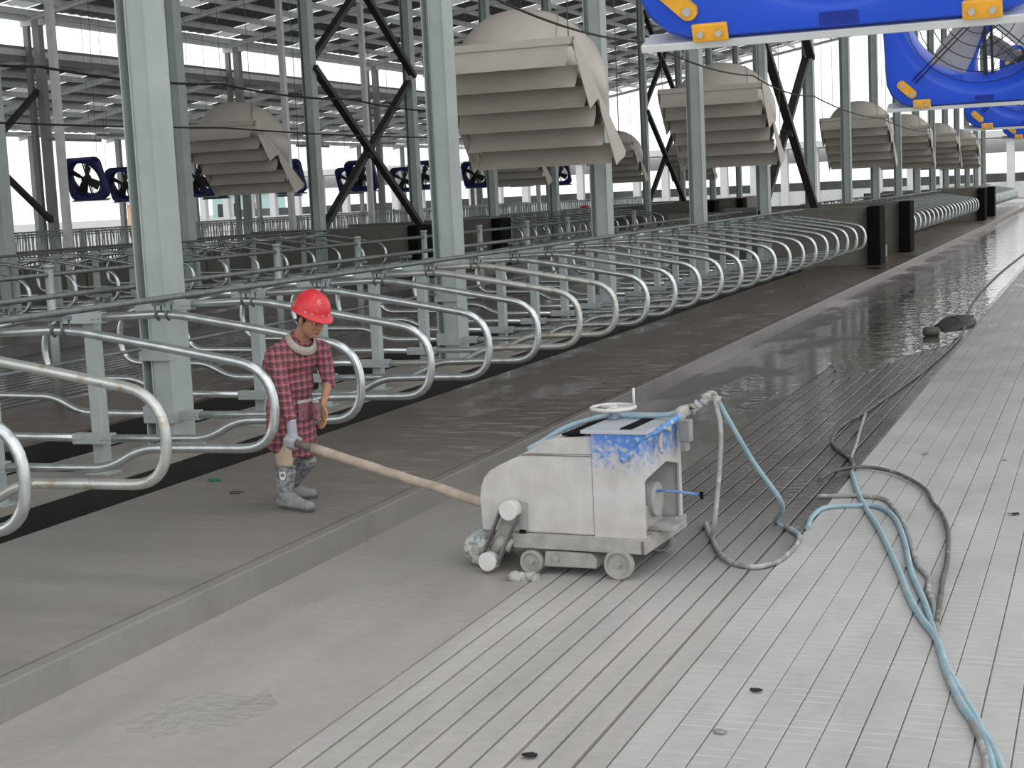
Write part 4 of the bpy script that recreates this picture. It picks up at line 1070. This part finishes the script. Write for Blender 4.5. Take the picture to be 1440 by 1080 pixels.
def surf_patch(name, o, cen, du, dv, hw, hh, mt, off=.006, n=8, dirv=None, thick=.004, taper=1.):
    """grid patch projected on an object, for pocket and print"""
    dv_ = Vector(dv).normalized(); du_ = Vector(du).normalized(); nn = dirv.normalized(); rows = []
    from mathutils.bvhtree import BVHTree
    me = o.data; bvh = BVHTree.FromPolygons([v.co for v in me.vertices], [p_.vertices for p_ in me.polygons])
    bm = bmesh.new(); G = []
    for i in range(n+1):
        G.append([])
        for j in range(n+1):
            a = (i/n-.5)*2; b = (j/n-.5)*2
            p_ = cen + du_*a*hw*(1 - (1-taper)*(b < -.99)*.5) + dv_*b*hh
            h_ = bvh.ray_cast(p_ + nn*.4, -nn)
            q = (h_[0] if h_[0] else p_) + nn*off
            G[-1].append(bm.verts.new(q))
    for i in range(n):
        for j in range(n): bm.faces.new((G[i][j], G[i+1][j], G[i+1][j+1], G[i][j+1])).smooth = True
    me2 = bpy.data.meshes.new(name); bm.to_mesh(me2); bm.free(); me2.materials.append(mt)
    q = bpy.data.objects.new(name, me2); COL.objects.link(q); q.parent = o.parent if o.parent else None
    m_ = q.modifiers.new('t', 'SOLIDIFY'); m_.thickness = thick; return q
pdir = Vector((.45, -.86, 0))
PLAIDF = smat('faded_plaid_pocket', (.30, .13, .15), .9, 0, .3, 26, .3, second=(.10, .06, .08), thr=(.5, .58))
pk = surf_patch('pocket', sm, V(-5.475, 9.80, .885), pdir.cross(up_), (0, 0, 1), .078, .072, PLAIDF, .007, dirv=pdir)
surf_patch('pocket_hem', sm, V(-5.475, 9.80, .955), pdir.cross(up_), (0, 0, 1), .080, .011, COLLAR, .013, dirv=pdir)
# collar: ribbed ring round the neck, dropping towards the chest
cc = V(-5.50, 9.815, 1.412); CFm = frame(Vector((.87, -.5, 0)), math.radians(30))
cr = []
for j in range(29):
    a = 2*PI*j/28; fr = math.sin(a)
    cr.append(cc + CFm @ Vector((math.cos(a)*.098, fr*.108 - .005, -.030*max(0, fr))))
mb = MB(); RR = []
for j in range(28):
    p_ = cr[j]; out = (p_ - cc).normalized(); u_ = (CFm @ Vector((0, 0, 1)))
    RR.append([p_ - out*.006 + u_*.020, p_ + out*.004 + u_*.008, p_ + out*.022 - u_*.022, p_ + out*.018 - u_*.026, p_ - out*.008 - u_*.0, p_ - out*.014 + u_*.018])
mb.rings(RR + [RR[0]], closed=True, caps=False).build('collar', COLLAR, man)
# trousers, boots
blob('trousers', [('c', [V(-5.68, 9.78, .92), V(-5.665, 9.74, .62), V(-5.66, 9.722, .50)], [.10, .080, .062]), ('c', [V(-5.65, 9.92, .92), V(-5.62, 9.97, .62), V(-5.63, 9.975, .50)], [.10, .074, .060]), ('s', tuple(pel), (.15, .12, .11), frame(f_, 0))], .009, PANTS, man, 3)
def boot(kn, an, toe, nm):
    b = blob('rubber_boot', [('c', [kn + Vector((0, 0, 0)), kn.lerp(an, .6), an + Vector((0, 0, .0))], [.076, .066, .053])], .007, BOOT, man, 3)
    d = (toe-an); d.z = 0; d.normalize(); sd = Vector((-d.y, d.x, 0)); hl = an - d*.035; hl.z = .045; t = toe.copy(); t.z = .040
    ft = blob('boot_foot', [('c', [hl, hl.lerp(t, .5), t], [.046, .044, .040]), ('c', [an, hl.lerp(t, .35)+Vector((0, 0, .03)), hl.lerp(t, .75) + Vector((0, 0, .01))], [.050, .050, .038]), ('c', [hl.lerp(t, .4) + sd*.012, t + sd*.014], [.036, .034]), ('c', [hl.lerp(t, .4) - sd*.012, t - sd*.014], [.036, .034])], .006, BOOTP, b, 3)
    ft.matrix_parent_inverse = Matrix.Identity(4)
    # sole
    pts = []
    L_ = (t-hl).length
    for j in range(28):
        a = 2*PI*j/28; c_ = math.cos(a); w_ = .048 if c_ > 0 else .042
        pts.append(hl.lerp(t, .5) + d*(c_*(L_/2+.048)) + sd*math.sin(a)*w_*(1.0 - .12*(abs(c_) < .35)))
    MB().rings([[Vector((p_.x, p_.y, .001)) for p_ in pts], [Vector((p_.x, p_.y, .022)) for p_ in pts]], smooth=False).build('sole', smat('dark_sole', (.07, .072, .07), .8), b)
    # turned top rim
    c0 = kn + Vector((0, 0, .040)); ax = (an-kn).normalized()
    x_ = ax.cross(Vector((0, 1, 0))).normalized(); y_ = ax.cross(x_)
    ringp = [c0 + x_*math.cos(2*PI*j/24)*.071 + y_*math.sin(2*PI*j/24)*.071 for j in range(25)]
    MB().tube(ringp, .009, 6).build('top_rim', BOOTP, b)
    return b
b1 = boot(rk + Vector((.0, 0, -.09)), ra_, V(-5.40, 9.585, .2), 'r')
b2 = boot(lk + Vector((.0, 0, -.05)), la, V(-5.63, 10.04, .2), 'l')
# white badge on the near boot
bd = Vector((.42, -.91, 0)); badge = MB(); bc = rk.lerp(ra_, .40) + bd*.074 + Vector((-.012, 0, 0)); bx = Vector((.91, .42, 0))
poly = [(-.022, .03), (.022, .03), (.023, -.005), (.014, -.03), (-.014, -.03), (-.023, -.005)]
badge.rings([[bc + bx*a + up_*b + bd*t for a, b in poly] for t in (-.004, .003)], smooth=False)
bg_ = badge.build('boot_badge', PULL, b1)
badge = MB(); poly2 = [(-.014, .018), (.014, .018), (.014, -.006), (-.014, -.006)]
badge.rings([[bc + bx*a + up_*b + bd*t for a, b in poly2] for t in (.002, .0045)], smooth=False)
badge.build('badge_print', BOOT, b1)
# glove over the right hand
gl = hand_prims('glove')
def grow(p_, k):
    if p_[0] == 's': return ('s', p_[1], tuple(r+k for r in p_[2]), p_[3])
    return ('c', p_[1], [r+k for r in p_[2]])
blob('work_glove', [grow(g, .0075) for g in gl], .0042, GLOVE, man, 2, .4)
MB().tube([rw + Vector((0, 0, .012)) + Vector((math.cos(a)*.033, math.sin(a)*.033, 0)) for a in [2*PI*j/16 for j in range(17)]], .006, 6).build('glove_cuff', PULL, man)
# pole: thing of its own
po = empty('lever_pole', PO + p0, label='long wooden pole with dark grip running from the worker\'s gloved hand to the machine', cat='pole')
Lp = (p1-p0)
q0 = Vector((0, 0, 0))
MB().tube([-e1*.02, e1*.13, e1*.29], [.024, .027, .034], 10).build('dark_grip', WOODD, po)
rgp = random.Random(11); pts = [e1*(.27 + (Lp.length-.27)*i/12) for i in range(13)]
MB().tube([p_ + Vector((0, rgp.uniform(-.003, .003), rgp.uniform(-.003, .003))) for p_ in pts], [.036, .037, .034, .0335, .034, .033, .034, .033, .033, .034, .033, .033, .033], 12).build('wooden_shaft', WOOD, po)
# cream bag edge behind the smock
blob('cream_sack', [('c', [V(-5.80, 9.93, 1.12), V(-5.85, 9.93, .95), V(-5.83, 9.93, .82)], [.03, .055, .03])], .01, smat('cream_cloth', (.5, .45, .36), .9), man, 3)
